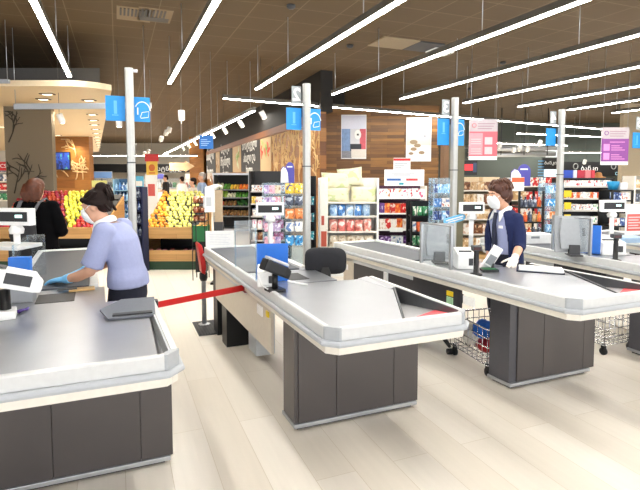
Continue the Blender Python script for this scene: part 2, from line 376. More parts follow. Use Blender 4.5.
for u, v in ((291, 5), (350, 45), (503, 62), (470, 88), (619, 103)):
    p = at(u, v, HC); t = thing('smoke_detector', 'small dark ceiling detector ' + {291: 'near the top edge', 350: 'above the third light', 503: 'above the fifth light', 470: 'on a bracket beside the third pole', 619: 'at the right above the fourth pole'}[u], 'detector', (p.x, p.y, HC), 0)
    MB().lathe([(.06, 0), (.06, -.03), (.04, -.05), (.015, -.055)], 14).build('housing', dgrey, t)
    MB().tube([(0, 0, -.05), (.03, 0, -.18), (.09, 0, -.2)], .015, 8).build('arm', dgrey, t) if u in (470, 619) else None

# ------------------------------------------------------------------ checkouts
def sweep(b, path, prof, shear, closed=False):
    """profile (outward offset, z) along a plan path with mitred corners; outward = right of travel"""
    n = len(path); rs = []
    for i, p in enumerate(path):
        p = Vector(p); a = Vector(path[max(i - 1, 0)]); c = Vector(path[min(i + 1, n - 1)])
        d1 = (p - a).normalized() if i else (c - p).normalized(); d2 = (c - p).normalized() if i < n - 1 else d1
        n1, n2 = Vector((d1.y, -d1.x)), Vector((d2.y, -d2.x)); m = (n1 + n2).normalized(); k = 1 / max(m.dot(n1), .3)
        rs.append([Vector((p.x + m.x * k * o - shear * (p.y + m.y * k * o), p.y + m.y * k * o, z)) for o, z in prof])
    return b.rings(rs, 0, False)
W_ = .88
def circ(r, cx, cz, n=8): return [(cx + r * math.cos(2 * math.pi * k / n), cz + r * math.sin(2 * math.pi * k / n)) for k in range(n)]
def checkout(L, Y0, YEnd, shear, label, dark_side, inset=.045, divider='diagonal', bw=.91):
    t = thing('checkout_counter', label, 'checkout counter', (L, Y0, 0))
    E = YEnd - Y0; sh = lambda p: (p[0] - shear * p[1], p[1])
    def P(name, m, poly, z0, z1, parent=t, bevel=0):
        return MB().prism([sh(p) for p in poly], z0, z1).build(name, m, parent, bevel)
    R = lambda x0, x1, y0, y1: [(x0, y0), (x1, y0), (x1, y1), (x0, y1)]
    BY = .70; bx0, bx1 = inset, inset + bw
    b = MB()
    xs = [bx0, bx0 + .27, bx0 + .71, bx1]
    for i in range(3): b.prism(R(xs[i] + .002, xs[i + 1] - .002, BY, BY + .015), .046, .745)
    b.build('front_panel', charcoal, t, .002)
    P('base_cabinet', charcoal if not dark_side else mat('grey side laminate', '4c4b50', .35, .1), R(bx0, bx1, BY + .012, BY + .21), .046, .745)
    P('kick_strip', alu, R(bx0 - .008, bx1 + .01, BY - .013, BY + .22), .02, .046, bevel=.004)
    P('plinth', black, R(bx0 + .02, bx1 - .02, BY + .015, BY + .19), 0, .02)
    c = .055
    path = [(0, E), (0, c), (c, 0), (W_ - c, 0), (W_, c), (W_, 1.1)]
    b = MB(); sweep(b, path, [(0, .82), (0, .878), (-.006, .885), (-.03, .885), (-.035, .878), (-.035, .76), (-.03, .755), (-.005, .815)], shear); b.build('tray_rim', mat('rim laminate', 'd6d7d6', .35), t)
    b = MB(); sweep(b, path, circ(.017, .008, .803, 10), shear); b.build('bumper_rail', mat('pale grey bumper', 'b4b8bd', .4), t)
    b = MB(); sweep(b, path, [(-.004, .745), (-.004, .80), (-.03, .80), (-.03, .745)], shear); b.build('apron', offw, t)
    b = MB(); sweep(b, [(0, c + .012), (0, c), (c, 0), (c + .012, 0)], [(.002, .815), (.002, .887), (-.03, .887), (-.03, .815)], shear); b.build('corner_cap', mat('corner cap grey', 'aeb2b6', .4), t)
    b = MB(); sweep(b, [(W_ - c - .012, 0), (W_ - c, 0), (W_, c), (W_, c + .012)], [(.002, .815), (.002, .887), (-.03, .887), (-.03, .815)], shear); b.build('corner_cap', MATS['corner cap grey'], t)
    # steel packing tray
    if divider == 'diagonal':
        tp = [(.03, .03), (.46, .03), (.82, .70), (.80, 1.1), (.03, 1.15)]; bp = [(.46, .03), (.85, .03), (.85, .72), (.82, .70)]
        d = [(.45, .03), (.465, .03), (.835, .72), (.82, .72)]
    else:
        tp = [(.03, .03), (.79, .03), (.835, 1.15), (.03, 1.15)]; bp = [(.79, .03), (.85, .03), (.85, 1.1), (.833, 1.1)]
        d = None
    P('packing_tray', steel, tp, .83, .868)
    bf = P('bay_floor', mat('grey bay floor', 'b4b4b6', .35, .4), bp, .745, [.857 - (p[1] - .03) * .12 for p in bp] if divider == 'diagonal' else .80)
    P('inner_lining', mat('shade-darkened steel lining', '6e7074', .35, .6) if divider == 'diagonal' else lgrey, [(.838, .035), (.846, .035), (.846, 1.1), (.838, 1.1)], .75, .882)  # with a diagonal divider, the deep bay's shade is put into the lining colour
    if d:
        b = MB(); b.prism([sh(p) for p in d], .765, [.872, .872, .882, .882]); b.build('packing_divider', dgrey, t)
        b = MB(); b.prism([sh(p) for p in [(.80, .72), (.838, .72), (.838, 1.12), (.76, 1.12)]], .85, [.869, .882, .882, .869]); b.build('tray_wing', steel, t) if not dark_side else None
        b = MB(); b.prism([sh(p) for p in [(.50, .04), (.83, .04), (.834, .27), (.62, .15)]], .78, [.859, .859, .832, .8465]); b.build('red_sticker', mat('red sticker', 'e0505a', .5), bf)['label'] = 'red sticker along the bay front'
    # scanner deck and conveyor
    P('scanner_deck', steel, R(.03, .6, 1.15, 1.62), .76, .868)
    P('scanner_window', black, R(.2, .42, 1.25, 1.5), .868, .871)
    P('conveyor_body', lgrey, R(.03, .56, 1.62, E), .70, .862)
    P('conveyor_belt', belt_m, R(.05, .50, 1.66, E - .06), .862, .877, bevel=.006)
    P('belt_rim', white, R(.505, .56, 1.62, E), .862, .892, bevel=.008)
    P('end_rim', white, R(.0, .56, E - .03, E + .03), .76, .885, bevel=.01)
    # skirt, legs
    sk = dpanel if dark_side else skirtm
    P('side_skirt', sk, R(.035, .055, 1.02, E - .35), .41, .745)
    P('side_skirt', sk, R(.54, .56, 1.62, E - .1), .41, .70)
    P('leg', darkmetal, R(.06, .5, 2.43, 2.62), 0, .70); P('leg', darkmetal if not dark_side else dpanel, R(.06, .5, E - .3, E - .12), 0, .70)
    if dark_side:
        P('leg_cover', skirtm, R(.03, .06, E - .36, E - .15), .0, .745)
        P('socket', white, R(.02, .031, E - .25, E - .21), .60, .66)
        P('socket', white, R(.02, .034, 2.0, 2.06), .60, .70)
    else:
        P('drive_motor', lgrey, R(.22, .40, 2.0, 2.25), .03, .42, bevel=.02)
    st = thing('s', '', '') if False else None
    P('warning_sticker', mat('yellow sticker', 'e6c81e', .5), R(.026, .035, 1.1, 1.17) if dark_side else R(.026, .035, 1.06, 1.11), .66, .70)
    P('notice_sticker', paper, R(.026, .035, 1.2, 1.32) if not dark_side else R(.026, .035, .86, .98), .63, .70)
    if dark_side: P('green_sticker', mat('pale green sticker', '9cc8a0', .5), R(.026, .035, 1.1, 1.17), .57, .65)
    return t
CO = dict(c1=(-.645, 2.18, 5.78, .036), c2=(.965, 2.235, 5.36, .036), c3=(2.61, 2.2, 5.2, .10), c4=(4.17, 2.2, 4.9, 0.0), c5=(5.85, 2.2, 4.9, 0.0))
checkout(*CO['c1'], 'white rimmed checkout counter with brown front, served by the cashier in blue gloves', False, divider='side', inset=.02, bw=.885)
checkout(*CO['c2'], 'unstaffed checkout counter in the centre with beige skirt and empty black chair behind', False, inset=.085)
checkout(*CO['c3'], 'checkout counter with dark side panel where the cashier in the navy cardigan stands', True, inset=.235, bw=.84)
checkout(*CO['c4'], 'checkout counter at the right edge with grey monitor and blue folder behind its screen', True, inset=.23)
checkout(*CO['c5'], 'farthest checkout counter at the right edge, mostly hidden behind the others', True)
def cpos(c, x, y): L, Y0, _, k = CO[c]; return (L + x - k * y, Y0 + y)

# till poles with number plate and blue flags
def pole(x, y, num, label, top):
    t = thing('till_pole', label, 'pole', (x, y, 0), 0, 'till poles')
    b = MB(); pr = [(-.034, -.02), (-.026, -.032), (0, -.036), (.026, -.032), (.034, -.02), (.034, .02), (.02, .034), (-.02, .034), (-.034, .02)]
    b.prism(pr, 0, top); b.build('post', mat('satin grey post', 'b6b6b2', .4, .5), t)
    MB().box(-.09, .09, -.09, .09, 0, .012).build('base_plate', alu, t, .003)
    b = MB(); b.box(.0, .012, -.04, .0, .3, .32); b.box(-.036, .036, -.038, .037, top - .8, top - .79); b.build('joint_band', dgrey, t)
    zt = top - .23; fh = .29 if num == '3' else .21
    f = part('flag_panel', flagb, t, (-.19, -.036, .045, .053, zt - fh, zt))
    b = MB(); b.box(-.125, -.10, .043, .045, zt - .15, zt - .04); b.box(-.14, -.09, .043, .045, zt - .165, zt - .158); b.build('flag_text', mat('faint print', '63b8ee', .5), f) if num != '4' else None
    if num != '4':
        g = part('flag_panel', flagb, t, (.036, .165, .045, .053, zt - fh, zt))
        b = MB(); b.tube([(.04 + .085 * (1 - math.cos(a)) * .75, .044, zt - .125 + .085 * math.sin(a)) for a in [math.pi * k / 14 * .8 + .5 for k in range(15)]], .005, 5)
        b.tube([(.085, .044, zt - .17), (.10, .044, zt - .13), (.155, .044, zt - .12), (.15, .044, zt - .17), (.09, .044, zt - .18), (.085, .044, zt - .165)], .004, 5)
        b.box(.06, .07, .042, .045, zt - .15, zt - .09); b.build('flag_icon', paper, g)
    if num:
        p = part('number_plate', acrylic('number plate grey', '8d8f8c', .45), t, (-.135, -.036, .046, .052, top - .19, top - .02), bevel=.003)
        text('digit', num, .17, paper, p, (-.085, .044, top - .105), mirror=True, bold=.004)
    else:
        MB().box(.0, .07, -.01, .02, top - .03, top - .005).build('top_hook', alu, t, .004)
    return t
for x, num, label, top in ((.115, '', 'grey till pole behind the cashier in blue gloves, blue flags and no number', 2.56), (1.72, '2', 'grey till pole with reversed number 2 and blue flags', 2.54), (3.47, '3', 'grey till pole with reversed number 3 and blue flags', 2.51), (5.06, '4', 'grey till pole with reversed number 4 and one blue flag', 2.46), (6.6, '5', 'till pole at the right edge of which mainly the blue flag shows', 2.46)):
    pole(x, 4.55, num, label, top)
# ------------------------------------------------------------------ people
def finger(b, base, d, up, lens, r, curl):
    """three bones bending from direction d towards -up"""
    d = Vector(d).normalized(); up = Vector(up).normalized(); p = Vector(base); pts = [p - d * .02, p]; a = 0
    for l in lens:
        a += curl; q = d * math.cos(a) - up * math.sin(a); p = p + q * l; pts.append(p)
    rr = [r * 1.05, r, r * .95, r * .88, r * .7][:len(pts)]
    b.tube(pts, rr, 8); b.ball(pts[-1], rr[-1], 5)
def hand(b, wrist, d, up, side, k=1.0, infl=0.0, curl=.18, spread=.1):
    """palm and five fingers; d points to the fingertips, up is the back of the hand, side is towards the thumb"""
    w = Vector(wrist); d = Vector(d).normalized(); up = Vector(up); up = (up - d * up.dot(d)).normalized(); s = Vector(side); s = (s - d * s.dot(d) - up * s.dot(up)).normalized()
    rs = []
    for t, hw, ht in ((-.03, .026, .021), (0, .028, .02), (.035, .037, .017), (.07, .041, .0145), (.09, .038, .011)):
        c = w + d * t * k; rs.append([c + s * ((hw * k + infl) * math.cos(2 * math.pi * i / 14)) + up * ((ht * k + infl) * math.sin(2 * math.pi * i / 14)) for i in range(14)])
    b.rings(rs)
    for i, (off, L) in enumerate(((.029, .072), (.010, .08), (-.010, .074), (-.029, .058))):
        dd = d + s * (off * spread * 30 * .3)
        finger(b, w + d * .086 * k + s * off * k, dd, up, [L * .44 * k, L * .32 * k, L * .26 * k], .0082 * k + infl, curl + i * .02)
    finger(b, w + d * .028 * k + s * .03 * k, d * .75 + s * .75 - up * .15, up, [.036 * k, .03 * k, .022 * k], .0095 * k + infl, curl * .7)
def head_parts(b, c, yaw, pitch, k=1.0):
    """head with brow, nose, lips, chin, ears and eye sockets; looks along -x before turning"""
    M = Matrix.Translation(c) @ Matrix.Rotation(yaw, 4, 'Z') @ Matrix.Rotation(-pitch, 4, 'Y') @ Matrix.Diagonal((k, k, k, 1)); b.xf = M
    b.ball((.008, 0, .03), (.094, .074, .085), 12)
    b.ell([(-.045, 0, -.112, .018, .02, 0), (-.045, 0, -.105, .032, .035, 0), (-.03, 0, -.08, .055, .052, 0), (-.02, 0, -.04, .068, .062, 0), (-.012, 0, 0, .078, .068, 0), (-.004, 0, .05, .08, .068, 0)])
    b.tube([(-.085, 0, .012), (-.1, 0, -.02), (-.108, 0, -.034)], [.009, .012, .014], 8); b.ball((-.1, .012, -.036), .009, 5); b.ball((-.1, -.012, -.036), .009, 5)
    b.ball((-.084, 0, -.064), (.012, .024, .006), 6); b.ball((-.082, 0, -.075), (.012, .02, .006), 6)
    b.ball((-.08, 0, .03), (.014, .055, .012), 6)
    for q in (-1, 1): b.ball((.012, q * .074, -.012), (.02, .009, .032), 7)
    b.xf = None; return M
def face(M, parent):
    for q in (-1, 1):
        b = MB(); b.xf = M; b.ball((-.076, q * .03, .004), (.013, .016, .009), 7); o = b.build('eye', mat('eye white', 'ece8e2', .2), parent)
        b = MB(); b.xf = M; b.ball((-.087, q * .031, .004), (.005, .006, .006), 6); b.build('iris', mat('brown iris', '2a1a10', .2), o)
        b = MB(); b.xf = M; b.tube([(-.088, q * .012, .026), (-.09, q * .03, .032), (-.078, q * .052, .026)], [.003, .004, .002], 6); b.build('eyebrow', mat('dark brow', '2a1c14', .8), parent)
def mask(M, parent, k=1.0):
    b = MB(); b.xf = M; rs = []
    for z, y, x, bul in ((.0, .045, -.078, .03), (-.02, .058, -.066, .05), (-.045, .062, -.055, .062), (-.075, .058, -.05, .06), (-.1, .046, -.045, .048), (-.118, .03, -.04, .03)):
        r = []
        for i in range(13):
            a = math.pi * (i / 12 - .5); r.append(Vector((x - bul * math.cos(a) * 1.0, y * 1.08 * math.sin(a), z)))
        for i in range(12, -1, -1):
            a = math.pi * (i / 12 - .5); r.append(Vector((x + .006 - (bul - .006) * math.cos(a), y * 1.04 * math.sin(a), z)))
        rs.append(r)
    b.rings(rs); m = b.build('face_mask', mat('white mask', 'eef0f2', .8), parent)
    for q in (-1, 1):
        b = MB(); b.xf = M; b.tube([(-.062, q * .06, -.01), (-.02, q * .073, .01), (.03, q * .078, .012), (.085, q * .045, .022), (.1, 0, .03)], .0025, 5); b.build('mask_strap', MATS['white mask'], m)
    return m
skin = mat('skin', 'dca98c', .5, 0, .04); jean = mat('dark navy trousers', '171a2c', .85); shoe_m = mat('black shoe', '111114', .5)
sh_m = mat('light blue striped shirt', '989fc4', .8, 0, .06, 60); hair_d = mat('dark brown hair', '1c0f0c', .6, 0, .35, 40, spec=.2); hair_b = mat('chestnut hair', '4a2416', .45, 0, .35, 40)
collar_m = mat('white collar', 'f2f2f2', .8); cardi = mat('navy cardigan', '14204c', .9, 0, .1, 90); glove_b = mat('blue nitrile glove', '7cc4f2', .4); glove_w = mat('white glove', 'e9dfd6', .5)
def legs(b, hipx, hipz, hy, r=(.085, .06, .05), footx=0, infl=0, low=.08, yaw=0):
    c, s = math.cos(yaw), math.sin(yaw); rt = lambda x, y: (x * c - y * s, x * s + y * c)
    for q in (-1, 1):
        h = rt(0, q * hy); k = rt(-.02, q * (hy + .005)); a = rt(0.01, q * (hy + .01))
        b.tube([(hipx + h[0], h[1], hipz), (hipx * .6 + k[0], k[1], .72 * hipz), (hipx * .4 + k[0], k[1], .5 * hipz), (footx + a[0], a[1], .25), (footx + a[0], a[1], low)], [r[0] + infl, r[0] * .9 + infl, r[1] + infl, r[2] + infl, r[2] * .8 + infl], 14)
def shoes(parent, hy, footx, yaw=0):
    for q in (-1, 1):
        b = MB(); b.xf = Matrix.Rotation(yaw, 4, 'Z'); x = footx
        b.rings([[Vector((x + cx_, q * (hy + .01) + w * math.cos(2 * math.pi * i / 12), max(.0, h / 2 + h / 2 * math.sin(2 * math.pi * i / 12)))) for i in range(12)] for cx_, w, h in ((.09, .02, .05), (.07, .036, .09), (.0, .038, .1), (-.07, .044, .07), (-.13, .042, .05), (-.16, .02, .03))])
        b.build('shoe', shoe_m, parent)
def strands(b, M, pts_list, r):
    b.xf = M
    for p in pts_list: b.tube(p, [r, r, r * .8, r * .4][:len(p)] if len(p) <= 4 else [r] * len(p), 6)
    b.xf = None
# --- cashier in blue gloves (profile, leaning to the left)
x, y = grid(121, 3.6); PR = (x, y, 0)
b = MB(); hc = Vector((-.185, 0, 1.435))
M1 = head_parts(b, hc, .0, .30)
b.tube([(-.165, 0, 1.385), (-.13, 0, 1.31), (-.09, 0, 1.22)], [.05, .052, .07], 14)
TOR = [(.03, 0, .80, .115, .165, 0), (.03, 0, .90, .12, .175, 0), (.025, 0, 1.0, .105, .155, 0), (.0, 0, 1.1, .115, .16, 0), (-.03, 0, 1.2, .12, .175, 0), (-.06, 0, 1.27, .1, .17, 0), (-.085, 0, 1.315, .07, .10, 0)]
b.ell(TOR)
LA = [(-.06, -.165, 1.265), (-.10, -.195, 1.12), (-.15, -.205, .995), (-.25, -.175, .95), (-.365, -.12, .92)]
RA = [(-.06, .165, 1.265), (-.13, .19, 1.12), (-.19, .19, .99), (-.27, .12, .955), (-.33, .06, .945)]
for A in (LA, RA):
    b.tube(A, [.05, .045, .042, .038, .027], 12); b.ball(A[0], .058, 8); b.ball(A[2], .04, 7)
hand(b, LA[-1], (-1, .28, -.16), (0, .15, 1), (0, 1, .1)); hand(b, RA[-1], (-.8, -.3, -.3), (0, .2, 1), (0, -1, 0))
legs(b, .03, .86, .09, footx=.02)
w1 = link_mesh('person', fuse(b, .0065, 5), skin); w1.location = PR; w1.rotation_euler.z = GRZ
tag(w1, 'cashier in light blue short sleeved shirt, white mask and blue gloves leaning to the left', 'person')
face(M1, w1); mask(M1, w1)
b = MB(); b.ell([(x_, y_, z_, a + .012, c + .012, 0) for x_, y_, z_, a, c, _ in [(.04, 0, .855, .128, .182, 0), (.035, 0, .92, .125, .18, 0)] + TOR[2:]])
for A in (LA, RA):
    b.tube([A[0], A[1], (Vector(A[1]) * .25 + Vector(A[2]) * .75)], [.072, .072, .078], 14); b.ball(A[0], .074, 8)
link_mesh('shirt', fuse(b, .011, 3), sh_m, w1)
b = MB(); 
b.tube([(-.125 + .064 * math.cos(a), .07 * math.sin(a), 1.318 + .03 * math.cos(a)) for a in [2 * math.pi * k / 18 + math.pi for k in range(19)]], .014, 8, flat=2.0, up=(0, 0, 1))
b.tube([(-.18, -.03, 1.29), (-.178, -.05, 1.24), (-.165, -.055, 1.2)], [.018, .018, .006], 8)
b.build('collar', collar_m, w1)
b = MB(); b.ell([(.035, 0, .60, .08, .16, 0), (.035, 0, .78, .128, .182, 0), (.035, 0, .885, .122, .176, 0)]); legs(b, .03, .84, .09, footx=.02, infl=.014); link_mesh('trousers', fuse(b, .014, 3), jean, w1)
shoes(w1, .09, .02)
# hair: smooth cap pulled back into a bun
b = MB(); b.xf = M1
b.ball((.022, 0, .045), (.098, .083, .083), 12); b.ball((.06, 0, .0), (.062, .07, .07), 9); b.ball((.078, 0, .118), (.042, .045, .04), 9)
for q in (-1, 1): b.tube([(-.07, q * .045, .07), (-.03, q * .074, .05), (.02, q * .08, .02), (.07, q * .06, -.01)], [.016, .02, .02, .02], 8)
b.xf = None; hr = link_mesh('hair', fuse(b, .008, 3), hair_d, w1)
b = MB(); strands(b, M1, [[(.09, .02, .13), (.12, .03 * q, .1 + .02 * q), (.13, .035 * q, .05), (.125, .03 * q, .0)] for q in (-1, 0, 1)] + [[(.08, .05 * q, 0), (.1, .05 * q, -.04), (.11, .045 * q, -.07)] for q in (-1, 1)] + [[(-.05 + .02 * i, -.082 + .004 * i, .05), (.0 + .02 * i, -.086, .05 + .012 * i), (.06, -.07, .06 + .01 * i)] for i in range(4)], .012)
b.build('loose_strands', hair_d, hr)
for A, d, u_, s_ in ((LA, (-1, .28, -.16), (0, .15, 1), (0, 1, .1)), (RA, (-.8, -.3, -.3), (0, .2, 1), (0, -1, 0))):
    b = MB(); p, q = Vector(A[-1]), Vector(A[-2]); hand(b, p, d, u_, s_, k=1.08, infl=.003); b.tube([p + (q - p) * .45, p], [.038, .032], 12); link_mesh('glove', fuse(b, .005, 2), glove_b, w1)
# --- cashier in the navy cardigan
x, y = grid(506, 4.65); b = MB(); Yw = .42; hc = Vector((-.07, -.02, 1.475))
M2 = head_parts(b, hc, .28, .14, 1.06)
b.tube([(-.045, -.02, 1.42), (-.02, -.01, 1.34), (-.01, 0, 1.25)], [.05, .05, .07], 14)
T2 = [(.02, 0, .80, .115, .15, Yw), (.015, 0, .92, .112, .15, Yw), (.01, 0, 1.02, .1, .135, Yw), (0, 0, 1.12, .105, .14, Yw), (-.01, 0, 1.22, .108, .15, Yw), (-.015, 0, 1.28, .09, .13, Yw), (-.02, 0, 1.335, .06, .08, Yw)]
b.ell(T2)
cs, sn = math.cos(Yw), math.sin(Yw)
sl = Vector((.135 * sn, -.135 * cs, 1.255)); sr = Vector((-.135 * sn, .135 * cs, 1.255))
LA2 = [sl, (.07, -.165, 1.13), (.065, -.195, 1.02), (.01, -.275, .975), (-.04, -.35, .935)]
RA2 = [sr, (-.08, .15, 1.12), (-.08, .16, .99), (-.09, .13, .86), (-.09, .1, .76)]
for A in (LA2, RA2):
    b.tube(A, [.05, .046, .042, .038, .027], 12); b.ball(A[0], .058, 8); b.ball(A[2], .04, 7)
h2 = ((-.5, -.8, -.3), (0, -.3, 1), (-.85, .5, 0)); h3 = ((-.1, -.15, -1), (-.3, 1, 0), (-1, 0, .1))
hand(b, LA2[-1], *h2, curl=.12, spread=.35); hand(b, RA2[-1], *h3)
legs(b, .015, .86, .09, footx=.01, yaw=Yw)
w2 = link_mesh('person', fuse(b, .0065, 5), skin); w2.location = (x, y, 0); w2.rotation_euler.z = GRZ
tag(w2, 'cashier in navy cardigan over blue shirt, white mask, gloved hand resting on the counter', 'person')
face(M2, w2); mask(M2, w2)
b = MB(); b.ell([(a[0], a[1], a[2], a[3] + .008, a[4] + .006, Yw) for a in T2[1:]]); link_mesh('shirt', fuse(b, .011, 3), sh_m, w2)
# cardigan: shell open at the front
b = MB(); rs = []
for a in T2[0:]:
    z = a[2]; op = .80 - .25 * max(0, min(1, (z - 1.1) / .25)); ring = []
    for off in (.024, .012):
        rr = []
        for i in range(25):
            t = math.pi + op + (2 * math.pi - 2 * op) * i / 24
            X, Y = (a[3] + off) * math.cos(t), (a[4] + off) * math.sin(t); rr.append(Vector((a[0] + X * cs - Y * sn, a[1] + X * sn + Y * cs, z)))
        ring += rr if off == .024 else rr[::-1]
    rs.append(ring)
b.rings(rs)
for A in (LA2, RA2):
    b.tube([A[0], A[1], A[2], Vector(A[2]) * .45 + Vector(A[3]) * .55], [.062, .06, .056, .05], 14); b.ball(A[0], .064, 8); b.ball(A[2], .056, 8)
link_mesh('cardigan', fuse(b, .0085, 2), cardi, w2)
b = MB(); fx = Vector((-cs, -sn, 0)); lx = Vector((sn, -cs, 0))
for q in (-1, 1):
    p0 = Vector((-.02, -.01, 1.355)) + lx * q * .06; b.tube([p0 - fx * .02, p0 + lx * q * .012, p0 + fx * .07 - Vector((0, 0, .05)) - lx * q * .02, p0 + fx * .115 - Vector((0, 0, .12)) + lx * q * .005], [.02, .024, .026, .006], 8)
b.build('collar', collar_m, w2)
b = MB(); b.tube([Vector((-.01, 0, 1.31)) + fx * .105, Vector((0, 0, 1.2)) + fx * .135, Vector((.0, 0, 1.05)) + fx * .13, Vector((.01, 0, .97)) + fx * .13], [.018, .02, .026, .02], 8); b.build('necktie', mat('dark tie', '1b2038', .7), w2)
b = MB(); b.box(-.02, .02, -.004, .004, 0, .025); b.xf = None; o = b.build('name_badge', white, w2); o.location = Vector((0, 0, 1.17)) + fx * .128 + lx * .075; o.rotation_euler.z = Yw - math.pi / 2 + .3
b = MB(); b.ell([(.02, 0, .60, .08, .16, Yw), (.02, 0, .78, .122, .172, Yw), (.015, 0, .93, .122, .174, Yw)]); legs(b, .015, .84, .09, footx=.01, infl=.014, yaw=Yw); link_mesh('trousers', fuse(b, .014, 3), jean, w2)
shoes(w2, .09, .01, Yw)
b = MB(); b.xf = M2
b.ball((.02, 0, .052), (.105, .092, .085), 12); b.ball((.05, 0, -.01), (.072, .08, .085), 10)
for i in range(7): b.ball((-.06 + .004 * i, -.055 + .018 * i, .075), (.035, .022, .03), 7)
for q in (-1, 1): b.ball((.0, q * .078, .01), (.045, .018, .05), 7)
b.xf = None; hr = link_mesh('hair', fuse(b, .008, 2), hair_b, w2)
b = MB(); rb = random.Random(5); sp = []
for i in range(46):
    a = rb.uniform(0, 2 * math.pi); e = rb.uniform(.2, 1.25); P0 = Vector((.02 + .1 * math.cos(a) * math.sin(e), .09 * math.sin(a) * math.sin(e), .05 + .085 * math.cos(e)))
    Q0 = Vector((.02 + .112 * math.cos(a) * math.sin(e + .5), .1 * math.sin(a) * math.sin(e + .5), .05 + .09 * math.cos(e + .5))); sp.append([P0, (P0 + Q0) * .5 + Vector((0, 0, .012)), Q0])
strands(b, M2, sp, .009); b.build('tousled_locks', mat('auburn hair highlights', '56301e', .45, 0, .3, 40), hr)
for A, hh in ((LA2, h2), (RA2, h3)):
    b = MB(); p, q = Vector(A[-1]), Vector(A[-2]); hand(b, p, *hh, infl=.0018, curl=.12 if A is LA2 else .18, spread=.35 if A is LA2 else .1); b.tube([p + (q - p) * .3, p], [.034, .031], 12); link_mesh('glove', fuse(b, .005, 2), glove_w, w2)
# --- shopper in black seen from behind
x, y = grid(36, 5.6); b = MB(); hc = Vector((.0, 0, 1.5))
M3 = head_parts(b, hc, -math.pi / 2 - .2, .15)
b.tube([(0, 0, 1.44), (0, 0, 1.3)], [.05, .06], 12)
T3 = [(.02, 0, .82, .18, .13, 0), (.02, 0, 1.0, .165, .12, 0), (.01, 0, 1.12, .17, .125, 0), (0, 0, 1.24, .185, .125, 0), (0, 0, 1.31, .17, .1, 0), (0, 0, 1.36, .09, .07, 0)]
b.ell(T3)
A3 = [[(.175, 0, 1.3), (.235, .0, 1.15), (.26, .02, 1.02), (.2, .18, 1.0), (.12, .3, 1.03)], [(-.175, 0, 1.3), (-.215, .02, 1.15), (-.22, .03, 1.02), (-.17, .2, .98), (-.1, .3, 1.0)]]
for A in A3: b.tube(A, [.05, .046, .042, .036, .027], 12)
hand(b, A3[0][-1], (-.4, .8, .1), (0, 0, 1), (-.8, 0, 0)); hand(b, A3[1][-1], (.3, .8, 0), (0, 0, 1), (.8, 0, 0)); legs(b, 0, .88, .09, yaw=math.pi / 2)
w3 = link_mesh('person', fuse(b, .009, 4), skin); w3.location = (x, y, 0); w3.rotation_euler.z = GRZ
tag(w3, 'shopper with long auburn hair and black coat seen from behind, grey backpack on', 'person')
blk = mat('black coat', '060608', .95, 0, .2, 40, spec=.1)
b = MB(); b.ell([(.04, 0, .45, .2, .17, 0), (.03, 0, .65, .2, .165, 0)] + [(a[0], a[1], a[2], a[3] + .03, a[4] + .03, 0) for a in T3])
for A in A3: b.tube(A[:4] + [(Vector(A[3]) + Vector(A[4])) / 2], [.075, .075, .07, .055, .045], 12); b.ball(A[0], .08, 8); b.ball(A[2], .07, 8)
link_mesh('coat', fuse(b, .014, 3), blk, w3)
b = MB(); legs(b, 0, .84, .09, infl=.014, yaw=math.pi / 2); link_mesh('trousers', fuse(b, .014, 3), jean, w3); shoes(w3, .09, 0, -math.pi / 2)
b = MB(); b.xf = Matrix.Translation(hc); b.ball((0, -.015, .04), (.095, .105, .095), 12); b.ell([(0, -.05, -.13, .05, .03, 0), (.0, -.055, -.09, .085, .06, 0), (0, -.04, -.02, .1, .085, 0), (0, -.02, .05, .095, .09, 0)])
for i in range(8): b.tube([(-.085 + .024 * i, -.09 + .008 * abs(i - 3.5), .06), (-.1 + .028 * i, -.1, -.04), (-.09 + .026 * i, -.1, -.13 - .01 * (i % 3))], [.02, .022, .008], 8)
b.xf = None; link_mesh('hair', fuse(b, .01, 2), mat('auburn hair', '5a2f1a', .5, 0, .45, 35), w3)
b = MB(); b.ell([(-.03, -.22, .93, .13, .07, 0), (-.03, -.23, 1.0, .145, .085, 0), (-.03, -.22, 1.2, .13, .075, 0), (-.03, -.19, 1.29, .09, .05, 0)]); bp = b.build('backpack', mat('dark grey backpack', '26262a', .8), w3)
for q in (-.10, .09):
    b = MB(); b.tube([(q, -.2, 1.27), (q * 1.1, -.12, 1.36), (q * 1.15, 0, 1.395), (q * 1.1, .1, 1.34)], .022, 8, flat=.4, up=(0, 0, 1)); b.build('strap', mat('grey strap', '5c5c60', .8), bp)
